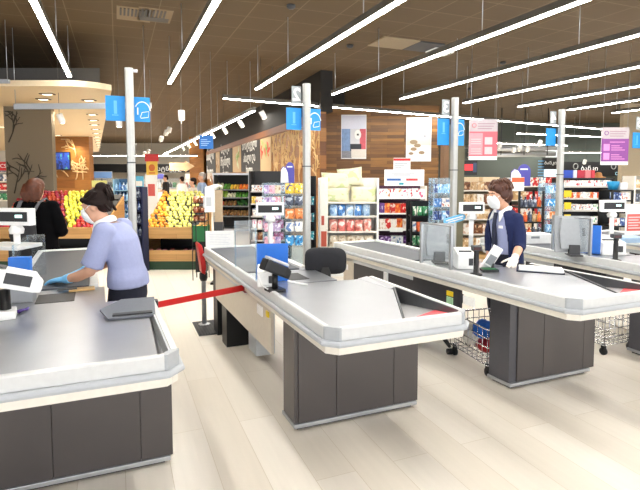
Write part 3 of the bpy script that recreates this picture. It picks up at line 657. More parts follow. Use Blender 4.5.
# --- two far shoppers by the vegetables
def far_person(u, Z, hgt, coat, hair, label, turn):
    x, y = grid(u, Z); k = hgt / 1.7; b = MB(); hc = Vector((0, 0, 1.56))
    M = head_parts(b, hc, turn, .1); b.tube([(0, 0, 1.5), (0, 0, 1.36)], [.05, .06], 10)
    T = [(0, 0, .85, .17, .12, turn + math.pi / 2), (0, 0, 1.1, .155, .11, turn + math.pi / 2), (0, 0, 1.3, .185, .12, turn + math.pi / 2), (0, 0, 1.4, .12, .08, turn + math.pi / 2)]
    b.ell(T); c, s = math.cos(turn + math.pi / 2), math.sin(turn + math.pi / 2); AA = []
    for q in (-1, 1):
        A = [(q * .18 * c, q * .18 * s, 1.35), (q * .22 * c, q * .22 * s, 1.1), (q * .2 * c - .2 * math.cos(turn), q * .2 * s - .2 * math.sin(turn), 1.02)]; AA.append(A); b.tube(A, [.05, .042, .03], 8)
        hand(b, A[-1], (-math.cos(turn), -math.sin(turn), 0), (0, 0, 1), (-q * c, -q * s, 0))
    legs(b, 0, .88, .09, yaw=turn)
    o = link_mesh('person', fuse(b, .012, 3), skin); o.location = (x, y, 0); o.scale = (k, k, k); o.rotation_euler.z = GRZ; tag(o, label, 'person')
    b = MB(); b.ell([(a[0], a[1], a[2], a[3] + .02, a[4] + .02, a[5]) for a in T])
    for A in AA: b.tube(A[:2] + [(Vector(A[1]) + Vector(A[2])) / 2], [.07, .062, .05], 8)
    link_mesh('top', fuse(b, .018, 2), coat, o)
    b = MB(); legs(b, 0, .86, .09, infl=.014, yaw=turn); b.ell([(0, 0, .7, .16, .12, turn + math.pi / 2), (0, 0, .9, .17, .125, turn + math.pi / 2)]); link_mesh('trousers', fuse(b, .018, 2), jean, o); shoes(o, .09, 0, turn)
    b = MB(); b.xf = M; b.ball((.02, 0, .05), (.098, .085, .085), 9); b.ball((.05, 0, -.01), (.065, .075, .08), 8); b.xf = None; link_mesh('hair', fuse(b, .014, 2), hair, o)
far_person(193, 13.5, 1.60, mat('cream top', 'e4d8cc', .8), hair_d, 'dark haired shopper in a pale top standing beyond the lemons', .2)
far_person(202, 14.5, 1.75, mat('pale blue top', '9db4d8', .8), mat('grey hair', 'b0aaa4', .6), 'grey haired shopper in a light blue top by the vegetable shelves', .3)
# ------------------------------------------------------------------ things on and around the checkouts
TZ = .868
def vec(p, z=TZ): return (p[0], p[1], z)
def plexi(p0, p1, z0, z1, label, posts=True, ret=0):
    d = Vector((p1[0] - p0[0], p1[1] - p0[1])); L = d.length; t = thing('plexi_shield', label, 'shield', (p0[0], p0[1], z0), math.atan2(d.y, d.x), 'clear till shields')
    part('panel', clear, t, (0, L, -.003, .003, .0, z1 - z0), bevel=.001)
    if ret: part('side_panel', clear, t, (0, .006, .0, ret, 0, z1 - z0))
    if posts:
        for x in (0, L): part('post', alu, t, (x - .012, x + .012, -.012, .012, 0, z1 - z0 + .01), bevel=.003)
        part('top_rail', alu, t, (0, L, -.008, .008, z1 - z0, z1 - z0 + .012))
    else:
        for x in (0, L): part('edge_strip', clearb, t, (x - .006, x + .006, -.006, .006, 0, z1 - z0))
    return t
def cust_display(x, y, z, rz, label, w=.27, h=.115, base=TZ, slab=False):
    t = thing('customer_display', label, 'display', (x, y, base), rz, 'customer displays')
    hh = z - base
    MB().box(-w / 2, w / 2, -.03, .03, hh - h / 2, hh + h / 2).build('housing', white, t, .006)
    part('screen', black, t, (-w / 2 + .02, w / 2 - .02, -.033, -.03, hh - h * .27, hh + h * .3))
    part('digits', mat('pale lit digits', 'bfe8e4', emit=1.2), t, (.02, .075, -.0345, -.033, hh - .005, hh + .016))
    MB().lathe([(.022, .0), (.022, hh - h / 2), ], 12).build('post', white, t)
    MB().lathe([(.045, hh - h / 2 - .06), (.05, hh - h / 2 - .03), (.03, hh - h / 2 + .005)], 14).build('collar', white, t)
    MB().lathe([(.075, 0), (.07, .012), (.03, .02)], 16).build('base', white, t)
    if slab: MB().box(-.2, .12, -.14, .1, hh - .22, hh - .195).build('shelf_plate', mat('pale shelf plate', 'd6d8d8', .35), t, .004); part('bracket', black, t, (-.02, .08, -.06, .04, hh - .40, hh - .22))
    return t
def pole_scanner(p, label, hgt=.155, big=False):
    t = thing('barcode_scanner', label, 'scanner', vec(p), -.5, 'pole scanners')
    MB().lathe([(.05, 0), (.05, .012), (.022, .02), (.02, hgt), (.026, hgt + .015)], 14).build('stand', black, t)
    MB().box(-.04, .04, -.03, .04, hgt + .01, hgt + .05).build('scan_head', dgrey, t, .012)
    part('scan_window', mat('red scanner glass', '3a1014', .1), t, (-.028, .028, -.033, -.03, hgt + .018, hgt + .042))
    return t
def monitor(p, rz, label, w=.30, h=.25, z0=.03):
    t = thing('monitor', label, 'monitor', vec(p), rz, 'till monitors')
    b = MB(); b.xf = Matrix.Translation((0, 0, z0)) @ Matrix.Rotation(-.12, 4, 'X'); b.box(-w / 2, w / 2, -.012, .015, 0, h); b.build('bezel', mat('grey monitor shell', 'a4a8ac', .4), t, .008)
    b = MB(); b.xf = Matrix.Translation((0, 0, z0)) @ Matrix.Rotation(-.12, 4, 'X'); b.vprism([(-w * .36, .03), (w * .36, .03), (w * .40, h * .5), (w * .33, h - .02), (-w * .33, h - .02), (-w * .40, h * .5)], -.05, -.012); b.build('back_shell', MATS['grey monitor shell'], t, .012)
    b = MB(); b.xf = Matrix.Translation((0, 0, z0)) @ Matrix.Rotation(-.12, 4, 'X')
    for i in range(7): b.box(w * .22, w * .30, -.053, -.05, h * .45 + i * .012, h * .45 + i * .012 + .006)
    b.build('vent_slots', dgrey, t)
    b = MB(); b.xf = Matrix.Translation((0, 0, z0)) @ Matrix.Rotation(-.12, 4, 'X'); b.box(-w / 2 + .02, w / 2 - .02, .015, .018, .02, h - .02); b.build('screen', mat('lit screen', 'a8bccc', emit=.8), t)
    MB().box(-.05, .07, -.09, .06, 0, .015).build('foot', dgrey, t, .004); MB().box(-.05, .05, -.06, -.02, .01, .11).build('neck', dgrey, t, .006)
    return t
def printer(p, rz, label, w=.17, h=.15, d=.2):
    t = thing('receipt_printer', label, 'printer', vec(p), rz, 'receipt printers')
    MB().prism([(-w / 2, -d / 2), (w / 2, -d / 2), (w / 2, d / 2), (-w / 2, d / 2)], 0, [h * .75, h * .75, h, h]).build('case', white, t, .012)
    part('paper_slot', dgrey, t, (-w * .35, w * .35, -d * .2, -d * .12, h * .8, h * .9)); part('button_panel', dgrey, t, (w * .12, w * .36, -d / 2 - .003, -d / 2, h * .2, h * .55))
    return t
# --- till 1
p = at(6, 318, TZ); t = thing('barcode_scanner', 'white barcode scanner with dark window on a black stand beside the blue gloved hand', 'scanner', p, .1)
MB().lathe([(.05, 0), (.045, .03), (.028, .04), (.026, .16)], 14).build('stand', black, t)
b = MB(); b.xf = Matrix.Translation((.05, 0, .225)) @ Matrix.Rotation(.28, 4, 'Y'); b.prism([(-.15, -.07), (.10, -.07), (.145, -.045), (.145, .045), (.10, .07), (-.15, .07)], -.06, [.045, .045, .0, .0, .045, .045]); b.build('housing', white, t, .02)
b = MB(); b.xf = Matrix.Translation((.05, 0, .225)) @ Matrix.Rotation(.28, 4, 'Y'); b.box(-.045, .085, -.0725, -.069, -.03, .03); b.build('window', dgrey, t, .001)
b = MB(); b.xf = Matrix.Translation((.05, 0, .225)) @ Matrix.Rotation(.28, 4, 'Y'); b.box(-.155, -.05, -.05, .05, .046, .049); b.build('dark_trim', black, t)
MB().box(-.08, .05, -.06, .06, 0, .05).build('base_block', white, t, .012)
b = MB()
for k in range(3): b.tube([(-.02, .05, .05), (.03 + .02 * k, .06, .01), (.06, .1 - .03 * k, .012), (.1, .12 + .02 * k, .008)], .006, 6)
b.build('cable', mat('purple cable', '4a2a8a', .5), t)
p = at(132, 312, TZ); t = thing('bag_dispenser', 'dark grey plate with black base on the counter in front of the blue gloved cashier', 'bag dispenser', (p.x, p.y - .02, TZ), -.04)
MB().box(-.10, .11, -.11, .02, 0, .025).build('base', black, t, .004)
b = MB(); b.xf = Matrix.Translation((0, 0, .025)) @ Matrix.Rotation(.18, 4, 'X'); b.prism([(-.12, -.13), (.125, -.13), (.125, .12), (-.06, .12), (-.17, .0)], .0, .012); b.build('plate', mat('slate plate', '70737c', .35, .3), t, .003)
x, y = grid(15, 3.5); cust_display(x, y, 1.365, -.55, 'white customer display with dark screen at the far left till', .265, .12, TZ + .01, True)
p = at(16, 285, TZ + .01); t = thing('document_box', 'small blue box behind clear plastic beside the white barcode scanner', 'box', (-.575, 3.52, TZ + .001), -.2); MB().box(-.055, .075, -.03, .05, 0, .17).build('grey_base', grey, t, .006); MB().box(-.055, .065, -.025, .025, .17, .285).build('box_body', blue, t, .004); MB().box(-.05, .06, -.027, -.025, .20, .205).build('seam', navy, t)
plexi((-.93 + .28, 4.35), (-.645, 3.75), .885, 1.2, 'clear shield standing on the rim of the blue gloved cashier\'s counter', False, .12)
b = MB(); p = at(70, 293, TZ); t = thing('scale_panel', 'tan wooden board lying behind the packing tray under the gloved arm', 'board', (p.x + .02, p.y + .05, TZ + .003), 0.05)
MB().box(-.03, .13, -.04, .05, 0, .012).build('board', wood_l, t, .003); MB().box(-.10, .02, -.02, .05, .012, .016).build('dark_slot', dgrey, t)
# --- till 2
plexi(cpos('c2', .012, 1.88), cpos('c2', .012, 1.28), .885, 1.275, 'clear acrylic shield on the rim of the unstaffed centre counter', False, .18)
p = at(275, 291, TZ); t = thing('barcode_scanner', 'black barcode scanner with grey top on the unstaffed centre counter', 'scanner', p, .15)
MB().box(-.055, .055, -.06, .06, 0, .02).build('base', black, t, .006); MB().lathe([(.022, .02), (.02, .12)], 12).build('stand', black, t)
b = MB(); b.xf = Matrix.Translation((.01, 0, .165)) @ Matrix.Rotation(.42, 4, 'Y'); b.prism([(-.10, -.05), (.06, -.05), (.11, -.035), (.11, .035), (.06, .05), (-.10, .05)], -.05, [.03, .03, .01, .01, .03, .03]); b.build('housing', black, t, .014)
b = MB(); b.xf = Matrix.Translation((.01, 0, .165)) @ Matrix.Rotation(.42, 4, 'Y'); b.box(-.09, .07, -.042, .042, .03, .05); b.build('top_cover', lgrey, t, .012)
MB().tube([(-.05, .02, .14), (-.11, .03, .12), (-.1, .0, .05), (-.04, 0, .01)], .005, 6).build('cable', white, t)
MB().tube([(.1, .0, .06), (.18, .03, .03), (.27, .03, .008)], .007, 6).build('cable', white, t)
p = at(272, 292, TZ); t = thing('document_box', 'blue open file box standing behind the black scanner on the centre counter', 'box', (p.x + .13, p.y + .42, TZ), -.3)
MB().box(-.12, .12, -.008, .008, 0, .27).build('back_panel', blue, t, .003); MB().box(-.12, .12, -.1, -.09, 0, .1).build('front_panel', blue, t, .003); MB().box(-.12, .12, -.09, -.008, 0, .008).build('bottom_panel', blue, t)
printer((p.x + .02, p.y + .20), -.3, 'white receipt printer between the black scanner and blue file box', .13, .15, .12)
x, y = grid(270, 4.6); cust_display(x, y, 1.345, -.3, 'white customer display with dark screen at the unstaffed centre counter', .26, .12, TZ)
p = at(220, 248, .87); t = thing('notice_sign', 'blank white notice sheet standing at the far end of the centre belt', 'sign', (p.x, p.y, .878), -.2)
b = MB(); b.box(-.15, .15, -.0015, .0015, 0.0, .18); b.build('sheet', paper, t); MB().box(-.13, .13, -.03, .03, 0, .004).build('foot', clear, t)
b = MB()
for i in range(7): b.box(-.11, .11 - .02 * (i % 3), -.0025, -.0015, .03 + i * .018, .034 + i * .018)
b.build('faint_lines', mat('faint grey print', 'dcdce2', .7), t)
def office_chair(x, y, rz, label, low=False, back=True):
    t = thing('office_chair', label, 'chair', (x, y, 0), rz, 'cashier chairs')
    for k in range(5):
        a = 2 * math.pi * k / 5 + .3; c, s = math.cos(a), math.sin(a); b = MB()
        b.tube([(0, 0, .13), (.16 * c, .16 * s, .11), (.29 * c, .29 * s, .075)], [.03, .024, .016], 8); l = b.build('base_leg', black, t)
        b = MB()
        for q in (-1, 1): b.tube([(.29 * c - s * .012 * q - s * .009, .29 * s + c * .012 * q + c * .009, .028), (.29 * c - s * .012 * q + s * .009, .29 * s + c * .012 * q - c * .009, .028)], .028, 12)
        b.build('caster', rubber, l)
    sz = .53 if back else .44
    MB().lathe([(.03, .1), (.028, .3), (.018, .3), (.018, sz - .03)], 14).build('gas_column', black, t)
    b = MB(); b.rings([[Vector((.23 * k_ * (abs(math.cos(a)) ** .6) * (1 if math.cos(a) > 0 else -1), .23 * k_ * (abs(math.sin(a)) ** .6) * (1 if math.sin(a) > 0 else -1), z)) for a in [2 * math.pi * i / 24 for i in range(24)]] for k_, z in ((.8, sz - .03), (1, sz), (1, sz + .04), (.9, sz + .06), (.5, sz + .065))]); b.build('seat', mat('black chair fabric', '26262a', .9), t)
    if back:
        MB().tube([(0, .18, sz - .02), (0, .29, sz), (0, .30, sz + .15), (0, .27, sz + .36)], [.02, .026, .026, .024], 8, flat=1.8, up=(1, 0, 0)).build('back_bracket', black, t)
        b = MB(); rs = []
        for k_, yo in ((.82, .0), (1, .012), (1.0, .045), (.92, .062), (.6, .068)):
            rs.append([Vector((.175 * k_ * (abs(math.cos(a)) ** .45) * (1 if math.cos(a) > 0 else -1), .215 + yo + .02 * abs(math.cos(a)), sz + .41 + .112 * k_ * (abs(math.sin(a)) ** .5) * (1 if math.sin(a) > 0 else -1))) for a in [2 * math.pi * i / 28 for i in range(28)]])
        b.rings(rs); b.build('backrest', MATS['black chair fabric'], t)
    return t
x, y = grid(320, 4.25); office_chair(x + .08, y + .1, math.pi - .35, 'black swivel chair with curved backrest behind the unstaffed centre counter')
# (tucked chair under the third till: only its base shows)
office_chair(2.88, 3.98, .4, 'black swivel chair tucked under the dark panelled counter, base and casters showing', back=False)
# red retractable gate, tape, floor mat
x, y = cpos('c2', .01, 3.24); t = thing('entry_gate', 'red plastic gate arm on a grey post at the far end of the centre counter', 'gate', (x, y, 0), 0)
b = MB(); b.vprism([(-.035, .60), (.0, .58), (.012, .66), (-.005, .80), (-.03, .90), (-.06, .93), (-.075, .91), (-.06, .80)], -.09, .09); b.build('gate_arm', red, t, .008)
MB().lathe([(.026, 0), (.024, .52), (.03, .53), (.03, .60), (.015, .62)], 14, c=(-.005, 0, 0)).build('post', grey, t); MB().lathe([(.035, .5), (.045, .53), (.045, .58), (.03, .6)], 14, c=(-.005, 0, 0)).build('hinge_block', black, t)
MB().lathe([(.07, 0), (.065, .015), (.03, .02)], 16, c=(-.005, 0, 0)).build('foot', alu, t)
t = thing('barrier_tape', 'red barrier tape stretched across the lane to the centre counter', 'barrier tape', (0, 0, 0))
A, B2 = Vector((.205, 3.26, .815)), Vector((.935, 3.86, .735)); d = (B2 - A); n = Vector((d.y, -d.x, 0)).normalized() * .0012
b = MB(); b.add([A + n, B2 + n, B2 + n + Vector((0, 0, .05)), A + n + Vector((0, 0, .04)), A - n, B2 - n, B2 - n + Vector((0, 0, .04)), A - n + Vector((0, 0, .04))], [(0, 1, 2, 3), (7, 6, 5, 4), (0, 4, 5, 1), (3, 2, 6, 7), (0, 3, 7, 4), (1, 5, 6, 2)]); b.build('tape', red, t)
b = MB(); b.xf = Matrix.Translation(B2 + Vector((-.012, -.02, .025))) ; b.box(-.012, .02, -.03, .03, -.035, .035); b.build('clip', mat('dark red clip', '7a1a1a', .5), t, .004); 
b = MB(); b.xf = Matrix.Translation(A + Vector((-.005, 0, .025))); b.box(-.02, .02, -.03, .03, -.03, .03); b.build('reel', dgrey, t, .006)
a = at(203, 335, 0); t = thing('floor_mat', 'small dark grey ribbed mat on the floor by the centre counter leg', 'mat', (.86, 5.35, 0), 0); b = MB(); b.box(-.12, .16, -.25, .25, 0, .012); b.build('mat_body', dgrey, t, .003); b = MB()
for i in range(9): b.box(-.11 + .03 * i, -.095 + .03 * i, -.24, .24, .012, .015)
b.build('ribs', black, t)
# --- till 3
sx_ = lambda c, y: cpos(c, .012, y)
plexi(sx_('c3', 1.48), sx_('c3', 1.11), .885, 1.235, 'clear framed shield in front of the grey monitor beside the cardigan cashier')
p = at(438, 268, TZ); monitor((p.x * 1.06, p.y * 1.06), -.4, 'grey monitor seen from behind, beside the cardigan cashier', .30, .33)
p = at(461, 268, TZ); printer((p.x + .03, p.y), -.4, 'white receipt printer between grey monitor and black pole scanner', .15, .17, .16)
p = at(456, 268, TZ); t = thing('coin_tray', 'low black tray with green mat beside the pole scanner', 'tray', (p.x + .17, p.y - .22, TZ), -.4); MB().box(-.07, .06, -.05, .05, 0, .02).build('tray_body', black, t, .004); part('green_mat', green_m, t, (-.06, .05, -.04, .04, .02, .024))
p = at(476, 275, TZ); pole_scanner((p.x, p.y), 'black pole scanner on the counter of the cardigan cashier', .185)
p = at(488, 270, TZ); t = thing('card_terminal', 'white and grey card terminal tilted on a stand before the cardigan cashier', 'card terminal', (p.x + .02, p.y - .03, TZ), -.35)
b = MB(); b.xf = Matrix.Translation((0, 0, .12)) @ Matrix.Rotation(.5, 4, 'Y') @ Matrix.Rotation(.15, 4, 'X'); b.box(-.04, .04, -.018, .018, -.09, .09); b.build('case', white, t, .008)
b = MB(); b.xf = Matrix.Translation((0, 0, .12)) @ Matrix.Rotation(.5, 4, 'Y') @ Matrix.Rotation(.15, 4, 'X'); b.box(-.032, .032, -.021, -.018, -.075, .01); b.build('keypad', grey, t); MB().lathe([(.05, 0), (.045, .012), (.015, .02), (.013, .1)], 12).build('stand', black, t)
p = at(541, 270.5, TZ); t = thing('paper_folder', 'open dark folder with white papers lying on the counter right of the cashier', 'folder', (p.x, p.y, .87), -.78)
MB().box(-.19, .17, -.13, .13, 0, .006).build('cover', navy, t, .002)
for k in range(3): b = MB(); b.xf = Matrix.Rotation(.03 * k - .03, 4, 'Z'); b.box(-.17, .165, -.115, .115, .006 + .004 * k, .009 + .004 * k); b.build('sheet', paper, t)
x, y = grid(472, 4.75); cust_display(x, y, 1.345, -.3, 'white customer display with dark screen left of the cardigan cashier', .235, .11, TZ)
t = thing('till_topper', 'light blue oval sign with white lettering above the grey monitor beside the cashier', 'sign', (*grid(455, 4.95), .886), -.1)
b = MB(); b.xf = Matrix.Translation((0, 0, .33)) @ Matrix.Rotation(-.22, 4, 'Y'); rs = [[Vector((.125 * (abs(math.cos(a)) ** .5) * (1 if math.cos(a) > 0 else -1), yy_, .035 * (abs(math.sin(a)) ** .7) * (1 if math.sin(a) > 0 else -1))) for a in [2 * math.pi * i / 28 for i in range(28)]] for yy_ in (-.006, .006)]; b.rings(rs, 0, False); b.build('oval_board', mat('pale sky blue', '6fc0ec', .4), t)
b = MB(); b.xf = Matrix.Translation((0, 0, .33)) @ Matrix.Rotation(-.22, 4, 'Y'); b.box(-.1, .1, -.009, -.006, .004, .016); b.box(-.08, .09, -.009, -.006, -.016, -.006); b.build('white_print', paper, t); MB().lathe([(.05, 0), (.008, .01), (.008, .31)], 10).build('stem', alu, t)
# --- till 4
plexi(cpos('c4', .012, 1.62), cpos('c4', .012, 1.18), .885, 1.235, 'clear framed shield on the counter at the right edge', True)
p = at(572, 262, TZ); monitor((p.x * 1.085, p.y * 1.085), -.5, 'grey monitor seen from behind on the counter at the right edge', .34, .36)
t = thing('binder', 'tall blue binder leaning behind the shield of the right counter', 'binder', (4.36, 3.56, TZ), .6); b = MB(); b.xf = Matrix.Rotation(.12, 4, 'Y'); b.box(-.02, .02, -.12, .12, 0.005, .29); b.build('cover', blue, t, .006); b = MB(); b.xf = Matrix.Rotation(.12, 4, 'Y'); b.box(-.014, .014, -.122, -.115, .01, .285); b.build('pages', paper, t)
printer((4.56, 3.48), -.4, 'large white receipt printer right of the blue binder', .23, .17, .22)
p = at(615, 266, TZ); pole_scanner((p.x * 1.06, p.y * 1.06), 'black pole scanner at the right edge counter', .20)
x, y = grid(613, 5.3); cust_display(x, y, 1.33, -.3, 'white customer display above the right edge counter', .27, .125, TZ)
t = thing('bag_carton', 'low white carton on the far end of the counter behind the cashier', 'carton', (*cpos('c4', .25, 2.15), .878), -.3); MB().box(-.2, .2, -.1, .1, 0, .11).build('carton', white, t, .006); part('handle_slot', grey, t, (-.05, .05, -.102, -.1, .06, .085))
# --- till 5
t = thing('notice_sign', 'white notice with red panel standing on the farthest counter at the right edge', 'sign', (*grid(636, 6.4), .886), -.2); MB().box(-.14, .14, -.004, .004, .0, .40).build('sheet', paper, t); part('red_panel', mat('coral red print', 'd8625c', .5), t, (-.12, .12, -.006, -.004, .05, .27)); b = MB()
for i in range(5): b.box(-.1, .08 - .03 * (i % 2), -.008, -.006, .08 + .035 * i, .095 + .035 * i)
b.box(-.1, .1, -.008, -.004, .3, .31); b.box(-.1, .1, -.008, -.004, .33, .34); b.build('print_lines', mat('pale pink print', 'f0c8c4', .5), t); MB().box(-.14, .14, -.04, .04, -.001, .003).build('foot', clear, t)
t = thing('bag_stack', 'pale blue plastic bags stacked on the farthest counter', 'bags', (*grid(632, 5.75), .886), -.2); b = MB()
for i in range(5): b.box(-.2 + .01 * i, .2 - .012 * i, -.12, .12, .012 * i, .012 * i + .011)
b.build('bags', mat('pale blue film', 'a8c4e0', .4), t, .003)
# --- wire carts
def wire_cart(x, y, rz, label, fill):
    t = thing('wire_cart', label, 'cart', (x, y, 0), rz, 'wire basket carts')
    w, d, z0, z1 = .21, .28, .10, .40; b = MB()
    for z in (z0, z0 + .075, z0 + .15, z0 + .225, z1): b.tube([(-w, -d, z), (w, -d, z), (w, d, z), (-w, d, z), (-w, -d, z)], .0045 if z < z1 else .007, 5)
    for i in range(8):
        q = -w + 2 * w * i / 7
        for yy_ in (-d, d): b.tube([(q, yy_, z0), (q, yy_, z1)], .0035, 5)
        b.tube([(q, -d, z0), (q, d, z0)], .0035, 5)
    for i in range(9):
        q = -d + 2 * d * i / 8
        for xx_ in (-w, w): b.tube([(xx_, q, z0), (xx_, q, z1)], .0035, 5)
        b.tube([(-w, q, z0), (w, q, z0)], .0035, 5)
    b.build('wire_basket', chrome, t)
    for i, j in ((-1, -1), (1, -1), (-1, 1), (1, 1)):
        f = MB().box(i * .18 - .012, i * .18 + .012, j * .25 - .02, j * .25 + .02, .05, .1).build('caster_fork', black, t)
        MB().tube([(i * .18 - .012, j * .25, .035), (i * .18 + .012, j * .25, .035)], .035, 14).build('wheel', rubber, f)
    if fill:
        for nm, m, c, r, lb in (('cleaning_cloth', mat('blue cloth', '2f6fd6', .9), (-.09, -.06, .33), (.10, .1, .08), 'crumpled blue bag on top of the wire cart'), ('packet', mat('red packet', 'b01f2a', .4), (-.08, -.1, .20), (.10, .12, .06), 'red packet inside the wire cart'), ('packet', mat('white packet', 'e8e4de', .5), (-.1, .12, .23), (.08, .1, .1), 'white packet inside the wire cart')):
            b = MB(); b.ball((0, 0, 0), r, 9); rq = random.Random(len(lb))
            b.v = [(x_ * rq.uniform(.86, 1.1), y_ * rq.uniform(.86, 1.1), z_ * rq.uniform(.8, 1.12)) for x_, y_, z_ in b.v]
            M = Matrix.Translation((x, y, 0)) @ Matrix.Rotation(rz, 4, 'Z'); o = b.build(nm, m, None, 0, M @ Vector(c), rz); tag(o, lb, 'bag' if 'bag' in lb else 'packet')
wire_cart(3.0, 3.40, -.1, 'wire basket cart with blue bag and red packet under the cardigan cashier\'s counter', True)
wire_cart(4.30, 3.40, 0, 'empty wire basket cart under the counter at the right edge', False)
# ------------------------------------------------------------------ display stands and shelving
class Unit:
    """shelf unit standing on the sales-floor grid, front towards the tills"""
    def __init__(s, name, label, cat, u0, u1, Z, shelf_v, top_v, fm, d=.42, bm=None, rz=GRZ, lip=None, thick=.025, post=.03, loc=None, w=None, zs=None, ztop=None, sides='panel', group=None):
        s.w = w or (u1 - u0) / F * Z; x, y = loc or grid(u0, Z); s.t = thing(name, label, cat, (x, y, 0), rz, group); s.rz = rz; s.d = d; s.Z = Z; s.label = label
        s.zs = zs or [hz(v, Z) for v in shelf_v]; s.top = ztop or hz(top_v, Z); w = s.w
        s.M = Matrix.Translation((x, y, 0)) @ Matrix.Rotation(rz, 4, 'Z')
        if bm: part('back_panel', bm, s.t, (.0, w, d - .02, d, .0, s.top))
        if sides == 'panel':
            for a in (0, w - post): part('side_panel', fm, s.t, (a, a + post, 0.0, d, 0, s.top), bevel=.004)
        else:
            for a in (0, w - post):
                for yy_ in (0, d - post): part('upright', fm, s.t, (a, a + post, yy_, yy_ + post, 0, s.top), bevel=.003)
        for z in s.zs:
            o = part('shelf', fm if not lip else lip, s.t, (post, w - post, .0, d - .02, z - thick, z), bevel=.003)
        part('plinth', fm, s.t, (post, w - post, .03, d, 0, .08))
PROTO = {}
def proto(kind, w, d, h, m, name):
    k = (kind, round(w, 3), round(d, 3), round(h, 3), m.name, name)
    if k in PROTO: return PROTO[k]
    b = MB()
    if kind == 'box': b.box(-w / 2, w / 2, 0, d, 0, h); me = None
    elif kind == 'bottle':
        r = min(w, d) / 2; b.lathe([(r * .92, 0), (r, .01), (r, h * .62), (r * .45, h * .8), (r * .4, h * .88), (r * .48, h * .88), (r * .48, h)], 10, c=(0, d / 2, 0))
    elif kind == 'bag':        # pillow pack with crimped top and bottom
        rs = []
        for z, a, e in ((0, .95, .9), (.06, 1, .95), (.3, 1, 1), (.7, 1, .85), (.92, .97, .25), (1, .97, .1)):
            rs.append([Vector((w / 2 * a * (abs(math.cos(t)) ** .6) * (1 if math.cos(t) > 0 else -1), d / 2 + d / 2 * e * math.sin(t), h * z)) for t in [2 * math.pi * i / 14 for i in range(14)]])
        b.rings(rs)
    elif kind == 'cushion':
        n = 12; rs = []
        for j in range(n + 1):
            v = -1 + 2 * j / n; ring = []
            for i in range(n + 1):
                q = -1 + 2 * i / n; t = d / 2 * max(0, (1 - q ** 4) * (1 - v ** 4)) ** .5; pin = 1 - .07 * (1 - abs(v)) ** 1
                ring.append(Vector((w / 2 * q * pin, d / 2 - t, h / 2 + h / 2 * v * (1 - .07 * (1 - abs(q))))))
            for i in range(n - 1, 0, -1):
                q = -1 + 2 * i / n; t = d / 2 * max(0, (1 - q ** 4) * (1 - v ** 4)) ** .5; pin = 1 - .07 * (1 - abs(v))
                ring.append(Vector((w / 2 * q * pin, d / 2 + t, h / 2 + h / 2 * v * (1 - .07 * (1 - abs(q))))))
            rs.append(ring)
        b.rings(rs)
    elif kind == 'fruit':
        r = w / 2; b.lathe([(r * .2, h * .06), (r * .55, .0), (r * .86, h * .16), (r, h * .45), (r * .93, h * .7), (r * .62, h * .95), (r * .25, h * .97), (r * .06, h * .86)], 10)
        b.tube([(0, 0, h * .86), (r * .08, 0, h * 1.08)], r * .06, 4)
    elif kind == 'lemon':
        r = w / 2; b.lathe([(r * .1, 0), (r * .35, h * .06), (r * .85, h * .28), (r, h * .5), (r * .85, h * .72), (r * .35, h * .94), (r * .1, h)], 10)
    elif kind == 'leafy':
        rq = random.Random(4)
        for i in range(16):
            a = rq.uniform(0, 6.28); e = rq.uniform(.1, 1.0); x1, y1 = w / 2 * math.cos(a) * e, w / 2 * math.sin(a) * e
            b.tube([(x1 * .2, d / 2 + y1 * .2, 0), (x1 * .7, d / 2 + y1 * .7, h * .6), (x1 * 1.3, d / 2 + y1 * 1.3, h * rq.uniform(.6, 1))], [w * .06, w * .13, w * .03], 5, flat=.5)
    o = b.build(name, m, None, min(.006, w * .05) if kind == 'box' else 0); COL.objects.unlink(o)
    PROTO[k] = o; return o
def put(pr, M, p, rz, label, cat, group, tilt=0, roll=0, sc=None):
    o = pr.copy(); COL.objects.link(o); o.location = M @ Vector(p); o.rotation_euler = (tilt, roll, rz)
    if sc: o.scale = sc
    return tag(o, label, cat, group)
def stock(U, i, x0, x1, size, inks, noun, where, kind='box', y=.01, gap=.004, cat=None, rows=1, jit=.02, tilt=0, seq=None, name=None):
    """a run of packs on shelf i between fractions x0..x1; inks = [(colour word, material)]"""
    w, d, h = size; x = U.w * x0 + w / 2 + .005; k = 0; z = U.zs[i]
    while x + w / 2 <= U.w * x1 + .001:
        cw, m = inks[(seq[k % len(seq)] if seq else random.randrange(len(inks)))]; k += 1
        lab = '%s %s %s' % (cw, noun, where)
        for r in range(rows):
            pr = proto(kind, w, d, h, m, name or noun.split()[-1])
            f = random.uniform(.93, 1.0) if jit else 1
            put(pr, U.M, (x, y + random.uniform(0, jit), z + .0005 + r * h * 1.002), U.rz + random.uniform(-jit, jit), lab, cat or noun.split()[-1], '%s %ss %s' % (cw, noun, where), tilt, sc=(1, 1, f if rows == 1 else 1))
        x += w + gap
ink = lambda n, *c: (n, printed('print ' + n + ''.join(c), *c))
